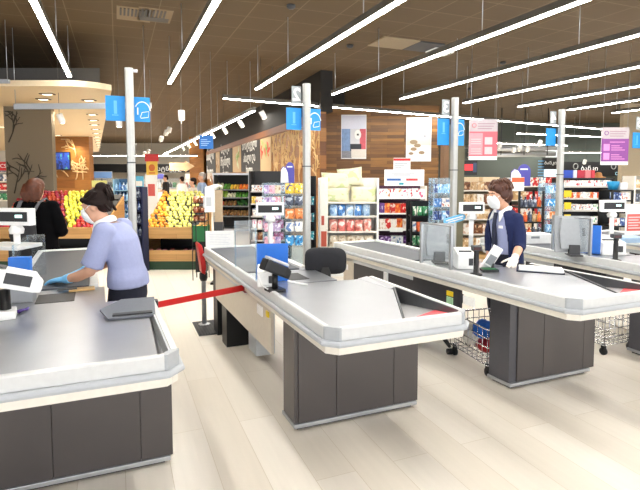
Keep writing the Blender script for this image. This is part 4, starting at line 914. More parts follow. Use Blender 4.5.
# --- pillow stand
PU = Unit('pillow_stand', 'white shelf stand with pillows on top and bedding packs below, before the wood wall', 'shelf', 318, 379, 8.0, (202, 216, 231.5, 247), 178, white, .45, white, lip=offw)
b = MB(); b.box(.03, .16, -.02, .0, .3, 1.62); b.build('side_header', offw, PU.t, .004)
b = MB(); b.box(.05, .14, -.024, -.02, .5, .75); b.box(.055, .10, -.024, -.02, .85, 1.0); b.build('red_print', mat('brick red print', 'b8503c', .6), PU.t)
pil = printed('ivory pillow print', 'e0d9bc', 'c4cd98', 'd8d0b2', 3, .9)
pz = PU.zs[0]
for k, (x_, z_, w_, h_, y_, tl, ro, lb) in enumerate(((.27, 0, .50, .26, -.04, -.25, 0, 'front left pillow of the lower row'), (.75, 0, .44, .27, -.04, -.25, .03, 'front right pillow of the lower row'), (.30, .20, .50, .30, .08, -.2, 0, 'pillow at the upper left of the heap'), (.55, .24, .42, .33, .12, -.15, -.1, 'tilted pillow at the top of the heap'))):
    o = put(proto('cushion', w_, .17, h_, pil, 'pillow'), PU.M, (x_, y_ + .05, pz + z_ + .002), GRZ, 'ivory ' + lb + ' on the white stand', 'pillow', 'pillows on the white stand', tl, ro)
bl = [ink('blue', '4f86c6', 'dfe8f2', '27508c'), ink('pale blue', 'a8c6e2', 'e8eef4', '6f92be')]
stock(PU, 1, .18, .98, (.13, .12, .19), bl, 'bedding packet', 'on the upper pack shelf of the pillow stand', 'bag', seq=[1, 0, 1, 0])
stock(PU, 2, .18, .98, (.135, .12, .2), [ink('pink', 'd9746c', 'f0d2cc', 'b04a48'), ink('salmon', 'e29a8c', 'f2e0d8', 'c05e58')], 'bedding packet', 'on the middle shelf of the pillow stand', 'bag', seq=[1, 0, 0, 1])
stock(PU, 3, .18, .98, (.14, .12, .18), [ink('beige', 'd8c8b0', 'f0e8dc', 'a08468')], 'bedding packet', 'on the lowest shelf of the pillow stand', 'bag')
# --- sweets gondola with header
SU = Unit('sweets_gondola', 'white shelf unit of colourful boxes under a large white header board', 'shelf', 377, 427, 8.3, (197.5, 213, 229.5, 244), 186, offw, .45, mat('plum back panel', '4a2440', .6), lip=white)
hb = part('header_board', board_w, SU.t, (.15, .83, .2, .23, hz(186, 8.3), hz(169.5, 8.3)), bevel=.004)
zb = hz(178.5, 8.3)
for x_, m_, z_, w_ in ((.31, mat('blue header print', '2c5fa4', .5), -.02, .24), (.62, mat('red header print', 'c8343c', .5), -.02, .2), (.44, mat('teal header print', '2f9aa8', .5), -.09, .08), (.47, mat('faint header print', 'c6c8cc', .5), .09, .4), (.45, MATS['faint header print'], .055, .3)):
    part('header_lettering', m_, hb, (x_ - w_ / 2, x_ + w_ / 2, .197, .2, zb + z_ - .02, zb + z_ + .02))
sg = part('small_sign', paper, SU.t, (.31, .60, .25, .26, hz(170, 8.3), hz(157.5, 8.3)), bevel=.003); part('red_stripe', red, sg, (.31, .60, .247, .25, hz(160.5, 8.3), hz(158, 8.3))); b = MB()
for i in range(3): b.box(.33, .55 - .05 * i, .248, .25, hz(163.5 + 2 * i, 8.3), hz(162.7 + 2 * i, 8.3))
b.build('print_lines', grey, sg); part('sign_stem', alu, SU.t, (.44, .46, .255, .265, hz(186, 8.3), hz(170, 8.3)))
mix = [ink('white and pink', 'f2ecec', 'd8688c', 'f4f0ee'), ink('white and orange', 'f4eee6', 'e08a4a', 'e8e4e0'), ink('white and red', 'f6f2f0', 'c83a4a', 'efe6e6')]
stock(SU, 0, .02, .98, (.095, .14, .15), mix, 'gift carton', 'on the top shelf under the white header', rows=1, seq=[0, 1, 2, 1, 0, 2, 2])
stock(SU, 1, .05, .68, (.085, .12, .17), [ink('orange', 'e2602c', 'f2a24a', 'b83a1e'), ink('red', 'cc2e2a', 'f0d8c8', '8a1a1e'), ink('violet', '6a3a88', 'c8b8dc', '3a1e54')], 'biscuit carton', 'on the second shelf under the white header', seq=[2, 0, 1, 0, 1])
stock(SU, 2, .05, .68, (.095, .12, .18), [ink('red', 'cc2e2a', 'f0d8c8', '8a1a1e'), ink('orange', 'e2602c', 'f2a24a', 'b83a1e'), ink('cream', 'f0e8e0', 'd8b8a0', 'e2dcd4')], 'wafer carton', 'on the third shelf under the white header', seq=[2, 0, 2, 1])
stock(SU, 3, .04, .98, (.1, .12, .13), [ink('violet', '6a3a88', 'c8b8dc', '3a1e54'), ink('blue and white', 'e0e4ea', '6888b0', 'f0f0f0')], 'magazine pack', 'on the lowest shelf under the white header', seq=[0, 0, 1, 1])
part('price_card', paper, SU.t, (.22, .44, -.016, -.012, hz(232, 8.3), hz(227.5, 8.3)))
# --- black open rack beside it
def rack(name, label, u0, u1, Z, vs, tv, inks, noun, where, size, kind='box', fm=darkmetal, bm=None, d=.4, fill=None, sides='posts', lip=None, thick=.025):
    U = Unit(name, label, 'rack', u0, u1, Z, vs, tv, fm, d, bm, sides=sides, lip=lip, thick=thick)
    for i in range(len(vs)):
        stock(U, i, .04, .97, size if not isinstance(size, list) else size[i], inks[i % len(inks)], noun, where % ORD[i], kind)
    return U
rk1 = [[ink('green', '3c8a58', 'e8e2d4', '1e5a38'), ink('red', 'c2302e', 'f0e0d8', '7a1a1c')], [ink('orange', 'e2602c', 'f2a24a', 'b83a1e'), ink('white', 'ece8e2', '6f82a8', 'c06a58')]]
rack('black_rack', 'tall black rack left of the acrylic stand, beside the white header shelf', 411, 437, 7.6, (216, 232, 246), 202, rk1, 'snack packet', 'on the %s shelf of the black open rack', (.08, .1, .15), 'bag', bm=darkmetal)
# --- clear acrylic stand by the third till
bls = [[ink('light blue', '8fc0e4', 'e4eef6', '4a7ab8'), ink('navy', '2c4a8c', 'c8d8ea', '16284c')], [ink('white', 'ece8e2', '6f82a8', 'c06a58'), ink('blue', '4f86c6', 'dfe8f2', '27508c')]]
rack('acrylic_stand', 'clear bluish acrylic stand of blue packs behind the third till pole', 433, 456, 7.1, (193, 207, 220, 234), 178, bls, 'blade packet', 'on the %s tier of the acrylic stand by the third pole', (.055, .05, .13), fm=clearb, d=.3, bm=clearb)
# --- acrylic stand by the second till with big packs
AS = Unit('acrylic_stand', 'clear acrylic stand of large colourful packs right behind the second till pole', 'rack', 262, 307, 7.0, (193.5, 205.5, 219, 232, 246), 183, clearb, .32, clearb, lip=clear)
cols = [[ink('yellow', 'e8c23a', '3a4a7a', 'f0e8c8')], [ink('slate', '4c5468', 'b8c0cc', '262c3c')], [ink('orange', 'e88a4a', 'f4d0b0', 'b85a28')], [ink('white', 'f0eeea', '6a8ac0', 'd8dce0')], [ink('azure', '3a9ad8', 'e0f0f8', '1e5a9a')]]
for i, c in enumerate(cols):
    stock(AS, i, .50, .95, (.125, .08, .145), c, 'sweets packet', 'in the clear stand by pole two', 'bag', jit=.01)
    stock(AS, i, .03, .46, (.075, .08, .12), [ink('pale pink', 'e4b0c0', 'f4e8ec', 'b86a88'), ink('lilac', 'b8a4cc', 'eae4f2', '7a5a9a'), ink('beige', 'd8c8b0', 'f0e8dc', 'a08468')], 'chewing gum packet', 'on the %s tier of the clear stand by pole two' % ORD[i])
stn = thing('standee', 'white and purple rounded sign standing on top of the acrylic stand near the second pole', 'sign', (*grid(287, 7.0), AS.top), GRZ)
stn.location = AS.M @ Vector((AS.w * .55, .16, AS.top))
def standee(t, w, h, flip=1):
    b = MB(); P_ = [(-w * .5, 0), (w * .5, 0), (w * .5, h * .62)] + [(w * .18 + w * .32 * math.cos(a), h * .68 + h * .32 * math.sin(a)) for a in [math.pi * k / 8 for k in range(9)]] + [(-w * .14, h * .74), (-w * .3, h * .8), (-w * .46, h * .66)]
    b.vprism(P_, 0, .012); b.build('board', mat('deep purple board', '4a46a0', .5), t)
    b = MB(); b.vprism([(-w * .49, .005), (w * .08, .005), (w * .02, h * .5), (-w * .12, h * .7), (-w * .3, h * .76), (-w * .45, h * .62)], -.003, 0); b.build('white_figure', paper, t)
    b = MB(); b.box(-w * .02, w * .36, -.003, 0, h * .74, h * .8); b.build('lettering', paper, t)
standee(stn, .2, .3)
# --- black shelf unit of egg cartons and packs left of it
EU = Unit('egg_shelf', 'black backed shelf unit with egg cartons and packs beside the vegetable fridge', 'shelf', 249, 290, 9.6, (191, 203.5, 216, 228.5, 240.5, 252), 171, black, .5, black, lip=mat('pale shelf edge', 'c8c4c0', .5))
egg = [ink('pinkish white', 'ecdde0', 'c89aa4', 'f4f0f0'), ink('white', 'ece8e2', '6f82a8', 'c06a58')]
stock(EU, 0, .05, .96, (.115, .2, .12), egg, 'egg carton', 'on the top row of the black shelf unit', name='egg_carton')
stock(EU, 1, .05, .96, (.08, .15, .14), [ink('orange', 'e2602c', 'f2a24a', 'b83a1e'), ink('white and red', 'f6f2f0', 'c83a4a', 'efe6e6'), ink('yellow', 'e8c23a', '3a4a7a', 'f0e8c8')], 'tub', 'on the second row of the black shelf unit')
stock(EU, 2, .05, .96, (.1, .15, .15), [ink('white', 'ece8e2', '6f82a8', 'c06a58'), ink('lilac', 'b8a4cc', 'eae4f2', '7a5a9a')], 'packet', 'on the third row of the black shelf unit', 'bag')
stock(EU, 3, .05, .96, (.1, .15, .17), [ink('magenta', 'd03a7a', 'f4c0d8', '8a1a4a'), ink('white and pink', 'f2ecec', 'd8688c', 'f4f0ee')], 'packet', 'on the fourth row of the black shelf unit', 'bag')
stock(EU, 4, .05, .96, (.1, .15, .15), [ink('magenta', 'd03a7a', 'f4c0d8', '8a1a4a'), ink('brown', '7a4a2a', 'd8b890', '4a2a14'), ink('white', 'ece8e2', '6f82a8', 'c06a58')], 'packet', 'on the fifth row of the black shelf unit', 'bag')
stock(EU, 5, .05, .96, (.12, .15, .14), [ink('red', 'cc2e2a', 'f0d8c8', '8a1a1e'), ink('white', 'ece8e2', '6f82a8', 'c06a58')], 'packet', 'on the lowest row of the black shelf unit', 'bag')
rack('black_rack', 'narrow black rack between the second till pole and the pillow stand', 306, 316, 7.9, (205, 222, 240), 176, [[ink('teal', '2f9aa8', 'd8ecf0', '1a5a64'), ink('white', 'ece8e2', '6f82a8', 'c06a58')]], 'packet', 'on the %s shelf of the narrow black rack', (.07, .08, .14), bm=darkmetal, sides='panel')
# --- middle shelves behind the cashier
MU = Unit('carton_shelf', 'pale shelf unit of beige cartons behind the cashier in the cardigan', 'shelf', 455, 506, 9.7, (190, 204, 219, 234, 248), 186, wood_l, .5, mat('beige back board', 'c8b498', .6), lip=offw)
bei = [ink('tan', 'c9a578', 'ead8bc', '9a744a'), ink('cream', 'f0e8e0', 'd8b8a0', 'e2dcd4'), ink('brown', '7a4a2a', 'd8b890', '4a2a14')]
for i in range(5): stock(MU, i, .035, .95, (.13, .2, .2 if i else .16), bei, 'carton', 'on the %s shelf of the pale unit behind the cashier' % ORD[i])
for k, (x_, z_, w_, lb) in enumerate(((.2, .16, .36, 'long beige carton lying on top of the pale unit, left one'), (.62, .16, .34, 'long beige carton lying on top of the pale unit, right one'))):
    o = MB().box(-w_ / 2, w_ / 2, 0, .3, 0, .09).build('carton', mat('beige cardboard', 'dcc6a4', .7), None, .006); o.location = MU.M @ Vector((x_ * MU.w + .1, .05, MU.zs[0] + z_ + .002)); o.rotation_euler.z = GRZ; tag(o, lb, 'carton')
t = gthing('hanging_screen', 'black hanging screen with red picture under the pink poster', 'screen', 470, 11.0, hz(175, 10.5)); part('case', black, t, (-.15, .15, 0, .06, 0, .32), bevel=.006); part('picture', mat('red screen picture', 'd02a30', emit=.7), t, (-.13, .05, -.004, 0, .10, .24)); part('picture', mat('dim blue picture', '28344c', emit=.5), t, (.055, .135, -.004, 0, .06, .27)); MB().tube([(0, .03, .32), (0, .03, HC - hz(175, 10.5))], .012, 6).build('hanger', dgrey, t)
RB = rack('black_rack', 'black frame rack just right of the cashier in the cardigan', 519, 545, 7.9, (207, 222, 238), 191, [[ink('orange', 'e2602c', 'f2a24a', 'b83a1e'), ink('slate', '4c5468', 'b8c0cc', '262c3c'), ink('tan', 'c9a578', 'ead8bc', '9a744a')]], 'bottle', 'on the %s shelf of the rack behind the cashier', (.07, .07, .17), 'bottle')
t = thing('shelf_sign', 'white sign with orange band on the rack behind the cashier', 'sign', RB.M @ Vector((.02, .1, RB.top)), GRZ); part('sheet', paper, t, (-.1, .1, 0, .01, 0, .22)); part('orange_band', mat('orange red band', 'e85a30', .5), t, (-.1, .1, -.004, 0, .14, .215))
t = gthing('standee', 'white and purple rounded sign high behind the cashier in the cardigan', 'sign', 520, 8.4, 0); stz = hz(186, 8.4); t.location.z = stz; standee(t, .34, .37); MB().lathe([(.12, -stz), (.11, -stz + .02), (.015, -stz + .03), (.015, .0)], 12, c=(0, .02, 0)).build('stand', alu, t)
rack('acrylic_stand', 'light blue acrylic stand right of the cashier with blue and orange packs', 546, 564, 7.9, (193, 206, 219, 232, 245), 183, [[ink('light blue', '8fc0e4', 'e4eef6', '4a7ab8'), ink('blue', '4f86c6', 'dfe8f2', '27508c')], [ink('slate', '4c5468', 'b8c0cc', '262c3c'), ink('azure', '3a9ad8', 'e0f0f8', '1e5a9a')], [ink('orange', 'e88a4a', 'f4d0b0', 'b85a28'), ink('white', 'ece8e2', '6f82a8', 'c06a58')]], 'packet', 'on the %s tier of the blue acrylic stand', (.06, .06, .12), fm=clearb, bm=clearb, d=.3)
# --- long dark shelf unit on the right
LU = Unit('cosmetics_shelf', 'long black shelf unit of white packs with yellow tags at the right', 'shelf', 562, 614, 9.6, (186, 198, 210, 222.5, 235, 248), 178, mat('black shelf', '121214', .5), .45, MATS['black shelf'], lip=mat('pale shelf edge', 'c8c4c0', .5), thick=.03)
wp = [ink('white', 'ece8e2', '6f82a8', 'c06a58'), ink('white and red', 'f6f2f0', 'c83a4a', 'efe6e6'), ink('white and green', 'eef0ea', '5a9a68', 'f2f2f0')]
for i in range(6): stock(LU, i, .03, .97, (.062, .1, .115), [wp, [wp[0], wp[1], ink('orange', 'e2602c', 'f2a24a', 'b83a1e')], wp, [wp[0], wp[2]], [wp[0], ink('lilac', 'b8a4cc', 'eae4f2', '7a5a9a')], wp][i], 'carton', 'on the %s shelf of the long black unit' % ORD[i])
for k, z in enumerate((hz(194, 9.6), hz(206, 9.6), hz(218, 9.6))): part('yellow_tag', mat('yellow tag', 'e8cc2a', .5), LU.t, (.03 + .01 * k, .17, -.03, -.02, z - .06, z + .07))
for k, (u0, u1, c, n) in enumerate(((566, 575, '2448b0', 'blue'), (575.5, 579, 'dfe4f0', 'white'), (579.5, 587, 'b02038', 'crimson'), (587.5, 593, 'd87a80', 'rose'), (593.5, 597, 'c83040', 'red'))):
    a0 = (u0 - 562) / F * 9.6; a1 = (u1 - 562) / F * 9.6; o = MB().box(a0, a1, .1, .3, 0, .15).build('storage_box', mat(n + ' box card', c, .5), None, .005); o.location = LU.M @ Vector((0, 0, LU.top + .002)); o.rotation_euler.z = GRZ; tag(o, n + ' storage box standing on top of the long black unit', 'box')
part('top_board', MATS['black shelf'], LU.t, (0, LU.w, 0, .45, LU.top - .02, LU.top))
o = MB(); o.lathe([(.13, 0), (.13, .012), (.07, .03), (.06, .09), (.03, .11)], 16); o = o.build('straw_hat', mat('straw', '9a6a3a', .8, 0, .2, 60)); o.location = LU.M @ Vector((LU.w * .80, .2, LU.top + .002)); tag(o, 'brown hat lying on top of the long black unit', 'hat')
RK = rack('black_rack', 'black square rack at the right below the purple poster', 612, 634, 8.3, (200, 212, 226, 240), 190, [[ink('pink', 'd9746c', 'f0d2cc', 'b04a48'), ink('white', 'ece8e2', '6f82a8', 'c06a58'), ink('navy', '2c4a8c', 'c8d8ea', '16284c')]], 'packet', 'on the %s shelf of the black square rack', (.07, .07, .13), bm=darkmetal)
part('top_board', darkmetal, RK.t, (0, RK.w, 0, .4, RK.top - .02, RK.top))
o = MB().lathe([(.07, 0), (.1, .13), (.1, .14), (.094, .14), (.066, .01)], 18).build('bucket', mat('turquoise plastic', '2f9ad0', .4)); o.location = RK.M @ Vector((.13, .2, RK.top + .002)); tag(o, 'turquoise bucket standing on the black square rack at the right', 'bucket')
o = MB().box(-.06, .06, -.05, .05, 0, .12).build('carton', paper, None, .004); o.location = RK.M @ Vector((.29, .2, RK.top + .002)); o.rotation_euler.z = GRZ; tag(o, 'small white carton right of the turquoise bucket', 'carton')
rack('end_shelf', 'pale shelf at the right picture edge with orange packs', 634, 668, 9.5, (188, 202, 217, 232, 246), 176, [[ink('white', 'ece8e2', '6f82a8', 'c06a58'), ink('tan', 'c9a578', 'ead8bc', '9a744a')], [ink('orange', 'e2602c', 'f2a24a', 'b83a1e'), ink('slate', '4c5468', 'b8c0cc', '262c3c')]], 'packet', 'on the %s shelf at the right picture edge', (.09, .1, .16), fm=offw, bm=bw_m, sides='panel')
# lower shelving further right behind the monitors (fills the aisle)
rack('low_shelf', 'low pale shelf with cartons between the black racks at the right', 506, 562, 11.5, (186, 200, 214, 228), 180, [[ink('white', 'ece8e2', '6f82a8', 'c06a58'), ink('tan', 'c9a578', 'ead8bc', '9a744a'), ink('red', 'cc2e2a', 'f0d8c8', '8a1a1e')]], 'carton', 'on the %s shelf of the low pale unit', (.14, .2, .2), fm=offw, bm=bw_m, sides='panel')

# ------------------------------------------------------------------ posters and hanging signs
def poster(u0, u1, v0, v1, Z, label, kind):
    w, h = (u1 - u0) / F * Z, (v1 - v0) / F * Z; t = gthing('wall_poster' if kind in ('bed', 'stone') else 'hanging_poster', label, 'poster', u0, Z, hz(v1, Z)); P_ = lambda n, m, x0, x1, z0, z1, y=-.004: part(n, m, t, (x0 * w, x1 * w, y, y + .003, z0 * h, z1 * h))
    part('board', board_w, t, (0, w, 0, .012, 0, h))
    if kind == 'bed':
        P_('picture_sky', mat('pale lilac print', 'dcdfee', .5), .02, .98, .68, .98); P_('curtain', mat('blue curtain print', '7f9cc8', .6, 0, .4, 14), .02, .36, .12, .68); P_('window_light', mat('pale grey print', 'd6d8de', .6), .36, .74, .25, .68); P_('curtain', mat('coral curtain print', 'd0606c', .6, 0, .3, 14), .74, .98, .18, .68)
        P_('dark_furniture', mat('charcoal print', '33373f', .6), .36, .8, .14, .34, -.006); P_('bedding', mat('ivory print', 'e8e2da', .6), .4, .98, .03, .22, -.008); P_('rug', mat('grey stripe print', '8a8c94', .6, 0, .5, 20), .02, .42, .02, .18, -.007)
        b = MB(); b.vprism([(.66 * w + .13 * w * math.cos(a), .55 * h + .11 * h * math.sin(a)) for a in [2 * math.pi * k / 20 for k in range(20)]], -.010, -.006); o = b.build('price_disc', paper, t); part('price_mark', dgrey, o, (.62 * w, .70 * w, -.012, -.010, .53 * h, .57 * h))
    elif kind == 'stone':
        P_('picture_sky', mat('pale blue print', 'dfe4ee', .5), .02, .98, .66, .98); P_('picture_haze', mat('pale sand print', 'ddd6cc', .5), .02, .98, .36, .66)
        b = MB()
        for cx_, cz_, r in ((.3, .44, .16), (.45, .36, .14), (.3, .28, .13), (.62, .2, .12), (.2, .18, .1)): b.vprism([(cx_ * w + r * w * math.cos(a), cz_ * h + r * .55 * w * math.sin(a)) for a in [2 * math.pi * k / 14 for k in range(14)]], -.007, -.004)
        b.build('stones_print', mat('brown stone print', '9a8468', .6), t); b = MB(); b.vprism([(.74 * w + .13 * w * math.cos(a), .57 * h + .13 * w * math.sin(a)) for a in [2 * math.pi * k / 18 for k in range(18)]], -.008, -.004); o = b.build('price_disc', paper, t); part('price_mark', grey, o, (.7 * w, .78 * w, -.01, -.008, .55 * h, .6 * h))
    else:
        main, light, icon = (mat('rose print', 'c8606c', .5), mat('pale rose print', 'd9929a', .5), mat('pale pink icon', 'e8b8bc', .5)) if kind == 'pink' else (mat('violet print', '85408f', .5), mat('soft violet print', '9a5aa6', .5), mat('pink violet icon', 'd88ac4', .5))
        head = mat('grey lilac header', 'b4aaae', .5)
        P_('header', head, .0, 1, .68, 1); P_('field', main, 0, 1, .09, .70, -.005); P_('bottom_band', paper, 0, 1, 0, .09)
        if kind == 'pink': P_('side_field', light, .0, .48, .12, .66, -.007)
        b = MB(); b.tube([(.17 * w + .07 * w * math.cos(a), -.006, .85 * h + .07 * w * math.sin(a)) for a in [2 * math.pi * k / 12 for k in range(13)]], .006, 5); b.build('logo_ring', main, t)
        b = MB()
        for zz, x0, x1 in ((.88, .3, .9), (.82, .3, .86), (.76, .3, .8)): b.box(x0 * w, x1 * w, -.007, -.004, zz * h, (zz + .02) * h)
        b.build('header_lettering', mat('mauve lettering', '9a7a88', .5), t)
        for zz in (.14, .38): P_('icon', icon, .55 if kind == 'pink' else .08, .82 if kind == 'pink' else .30, zz, zz + .18, -.009)
        b = MB()
        for k in range(3):
            for zz in (.15, .39): b.box((.06 if kind == 'pink' else .36) * w, (.42 if kind == 'pink' else .86 - .1 * k) * w, -.011, -.007, (zz + .055 * k) * h, (zz + .055 * k + .02) * h)
        if kind != 'pink': b.box(.3 * w, .85 * w, -.011, -.007, .6 * h, .62 * h)
        b.build('lettering', icon, t)
        for x_ in (.05 * w, .95 * w): MB().tube([(x_, .006, h), (x_, .006, HC - hz(v1, Z))], .003, 5).build('cord', alu, t)
poster(341, 366, 115.5, 159, 13.26, 'bedroom poster with blue and coral curtains on the wood wall', 'bed')
poster(405.5, 430.5, 118, 161.5, 13.26, 'pale poster of brown stones at the right end of the wood wall', 'stone')
poster(468, 496, 120, 160, 8.6, 'pink poster hanging to the right of the third till pole', 'pink')
poster(599.5, 626.5, 128, 165, 8.8, 'purple poster hanging at the right edge', 'violet')
t = gthing('hanging_sign', 'square blue sign hanging beside the spotlights of the vegetable wall', 'sign', 207, 9.4, hz(149, 9.4)); part('board', mat('deep blue board', '1a6cc0', .45), t, (-.13, .13, 0, .012, 0, .25)); b = MB()
for i in range(4): b.box(-.1, .02 + .03 * (i % 3), -.004, 0, .06 + .035 * i, .072 + .035 * i)
b.build('lettering', mat('pale blue lettering', 'a8d0f0', .5), t)
for x_ in (-.1, .1): MB().tube([(x_, .006, .25), (x_, .006, HC - hz(149, 9.4))], .003, 5).build('cord', alu, t)
t = gthing('hanging_sign', 'yellow sign with red top hanging above the oranges', 'sign', 152.5, 11, hz(175, 11)); part('board', mat('yellow board', 'e0b840', .5), t, (-.125, .125, 0, .012, 0, .46)); part('red_top', red, t, (-.15, .15, -.006, .012, .30, .46)); b = MB(); b.ball((0, 0, .16), (.07, .006, .08), 8); b.box(-.07, .07, -.004, 0, .03, .06); b.build('fruit_print', mat('orange print', 'c8641e', .5), t); MB().tube([(0, .006, .46), (0, .006, HC - hz(175, 11))], .004, 5).build('cord', alu, t)
t = gthing('hanging_sign', 'wooden arrow sign pointing right above the far counter', 'sign', 170, 16, hz(172, 16)); b = MB(); b.vprism([(0, .05), (.5, .05), (.5, 0), (.8, .18), (.5, .36), (.5, .3), (0, .3)], 0, .03); b.build('arrow_board', mat('beige arrow board', 'b79a72', .6, 0, .25, 8), t); b = MB(); b.box(.06, .48, -.004, 0, .15, .19); b.box(.06, .4, -.004, 0, .22, .25); b.build('lettering', wood_l, t); MB().tube([(.4, .015, .33), (.4, .015, HC - hz(172, 16))], .006, 5).build('cord', alu, t)
# black sign bands
t = gthing('shop_sign', 'long black sign band with white lettering across the far right wall', 'sign', 562, 21.6, hz(176, 21.6)); part('board', black, t, (0, 3.0, .0, .08, 0, .62), bevel=.01)
tx = paper
text('lettering', 'ბანკი', .26, tx, t, (1.15, -.01, .32)); b = MB(); b.tube([(.55 + .1 * math.cos(a), -.01, .42 + .12 * math.sin(a)) for a in [2 * math.pi * k / 14 for k in range(15)]], .02, 5); b.build('logo_ring', mat('dim grey emblem', '8a8a88', .5), t); b = MB(); b.tube([(2.2 + .1 * math.cos(a), -.01, .42 + .12 * math.sin(a)) for a in [2 * math.pi * k / 14 for k in range(15)]], .02, 5); b.build('logo_ring', MATS['dim grey emblem'], t)
text('lettering', 'OSE', .2, mat('pale blue letters', 'a8d4e8', .4), t, (2.45, -.01, .1)); text('lettering', 'ბა', .22, tx, t, (2.62, -.01, .38))
for x_ in (.2, 2.8): MB().tube([(x_, .04, .62), (x_, .04, HC - hz(176, 21.6))], .012, 5).build('hanger', dgrey, t)
t = gthing('shop_sign', 'small black sign with white lettering left of the fourth till pole', 'sign', 541.5, 21, hz(169, 21)); part('board', black, t, (0, .72, 0, .06, 0, .46), bevel=.01); text('lettering', 'ბანკი', .2, tx, t, (.34, -.01, .25), fit=.5)
part('light_panel', mat('pale lit panel', 'cfe2ec', emit=.7), t, (.1, .72, 0, .05, -.32, -.02)); part('light_panel', mat('white lit panel', 'eef2f4', emit=.8), t, (.14, .74, 0, .05, .5, .9)); b = MB()
for i in range(6): b.box(-.16, .08, .0, .05, -.3 + .12 * i, -.24 + .12 * i)
b.build('blue_stripes', mat('blue stripe panel', '5f8fb4', .5), t); MB().tube([(.4, .03, .9), (.4, .03, HC - hz(169, 21))], .012, 5).build('hanger', dgrey, t)
t = gthing('shop_sign', 'black band above the far service counter on the left', 'sign', 88, 34, hz(172.5, 34)); part('board', black, t, (0, 7.4, 0, .2, 0, .58)); text('lettering', 'ბოსტნეული', .4, paper, t, (5.5, -.01, .24), fit=2.6); part('post', dgrey, t, (.1, .25, .05, .15, -hz(172.5, 34), 0)); part('post', dgrey, t, (7.1, 7.25, .05, .15, -hz(172.5, 34), 0))
# ceiling ducts
t = gthing('ventilation_duct', 'grey ducts and pipes under the ceiling behind the pink poster', 'duct', 470, 17, 0)
for z_, y_, r in ((hz(149.5, 17), 0, .07), (hz(154.5, 17), .4, .10), (hz(146, 17), .8, .05)):
    MB().tube([(0, y_, z_), (3.2, y_ + .3, z_ + .05)], r, 10).build('pipe', alu, t)
for k in range(4): MB().tube([(.3 + .8 * k, .2, hz(155, 17)), (.3 + .8 * k, .2, HC)], .02, 6).build('hanger', dgrey, t)
# ------------------------------------------------------------------ produce department
def VP(s, off, z=0): return (vx + math.cos(VANG) * s - math.sin(VANG) * off, vy + math.sin(VANG) * s + math.cos(VANG) * off, z)
# chalk boards and produce photos on the vegetable wall
chalk = mat('chalk white', 'e8e6e0', .8); slate = mat('black slate board', '2b2928', .7)
for i, (s0, s1, tx_, lb) in enumerate(((5.8, 9.1, 'ბოსტნეული\nახალი და\nხილი', 'black board with white lettering nearest to the tills on the vegetable wall'), (11.2, 14.8, 'ხილი და\nმწვანილი\nახალი', 'middle black board with white lettering on the vegetable wall'), (16.4, 20.6, 'ახალი\nხილი', 'farthest black board with white lettering on the vegetable wall'))):
    t = thing('chalk_board', lb, 'board', VP(s1, .005, 1.78), VANG + math.pi, 'chalk boards on the vegetable wall'); L = s1 - s0
    part('board', slate, t, (0, L, -.03, 0, 0, 1.05)); text('lettering', tx_, .27, chalk, t, (L * .47, -.034, .5), fit=L * .78, bold=.004)
for s0, s1, c1_, c2_, lb in ((4.3, 5.75, 'c8402c', '8a9a4a', 'photo panel of red peppers beside the nearest black board'), (9.2, 11.1, '7a9a50', 'c4cca0', 'photo panel of green beans between two black boards'), (14.9, 16.3, 'a87848', 'd8b890', 'photo panel of brown vegetables between the far black boards')):
    t = thing('photo_panel', lb, 'panel', VP(s1, .005, 1.78), VANG + math.pi, 'photo panels on the vegetable wall'); L = s1 - s0; part('board', mat('warm photo ground ' + c1_, 'b89a70', .6), t, (0, L, -.025, 0, 0, 1.05)); b = MB(); rq = random.Random(int(s0 * 10)); b2 = MB()
    for k in range(9):
        q = (b, b2)[k % 2]; x_, z_ = rq.uniform(.2, L - .2), rq.uniform(.1, .8); q.tube([(x_, -.027, z_), (x_ + rq.uniform(-.2, .2), -.027, z_ + .12), (x_ + rq.uniform(-.25, .25), -.027, min(1.03, z_ + .24))], [.05, .09, .04], 8)
    b.v = [(p[0], -.027 + (p[1] + .027) * .05, p[2]) for p in b.v]; b2.v = [(p[0], -.027 + (p[1] + .027) * .05, p[2]) for p in b2.v]; b.build('produce_print', mat('print ' + c1_, c1_, .6), t); b2.build('produce_print', mat('print ' + c2_, c2_, .6), t)
BR = []; rb = random.Random(8)
for x0 in [.25 + .42 * k for k in range(10)]:
    for z0 in (1.5, 1.95, 2.35): grow(x0, z0 + rb.uniform(-.1, .1), 1.55 + rb.uniform(-.3, .3), .5, 2, BR, 4.25)
b = MB()
for p in BR: b.tube([(x_, .006, min(z_, 2.82)) for x_, z_ in p], .02, 5, flat=.3)
b.build('tree_decal', mat('pale tree print', 'd9b987', .7), bpy.data.objects['wall_vegetables'])
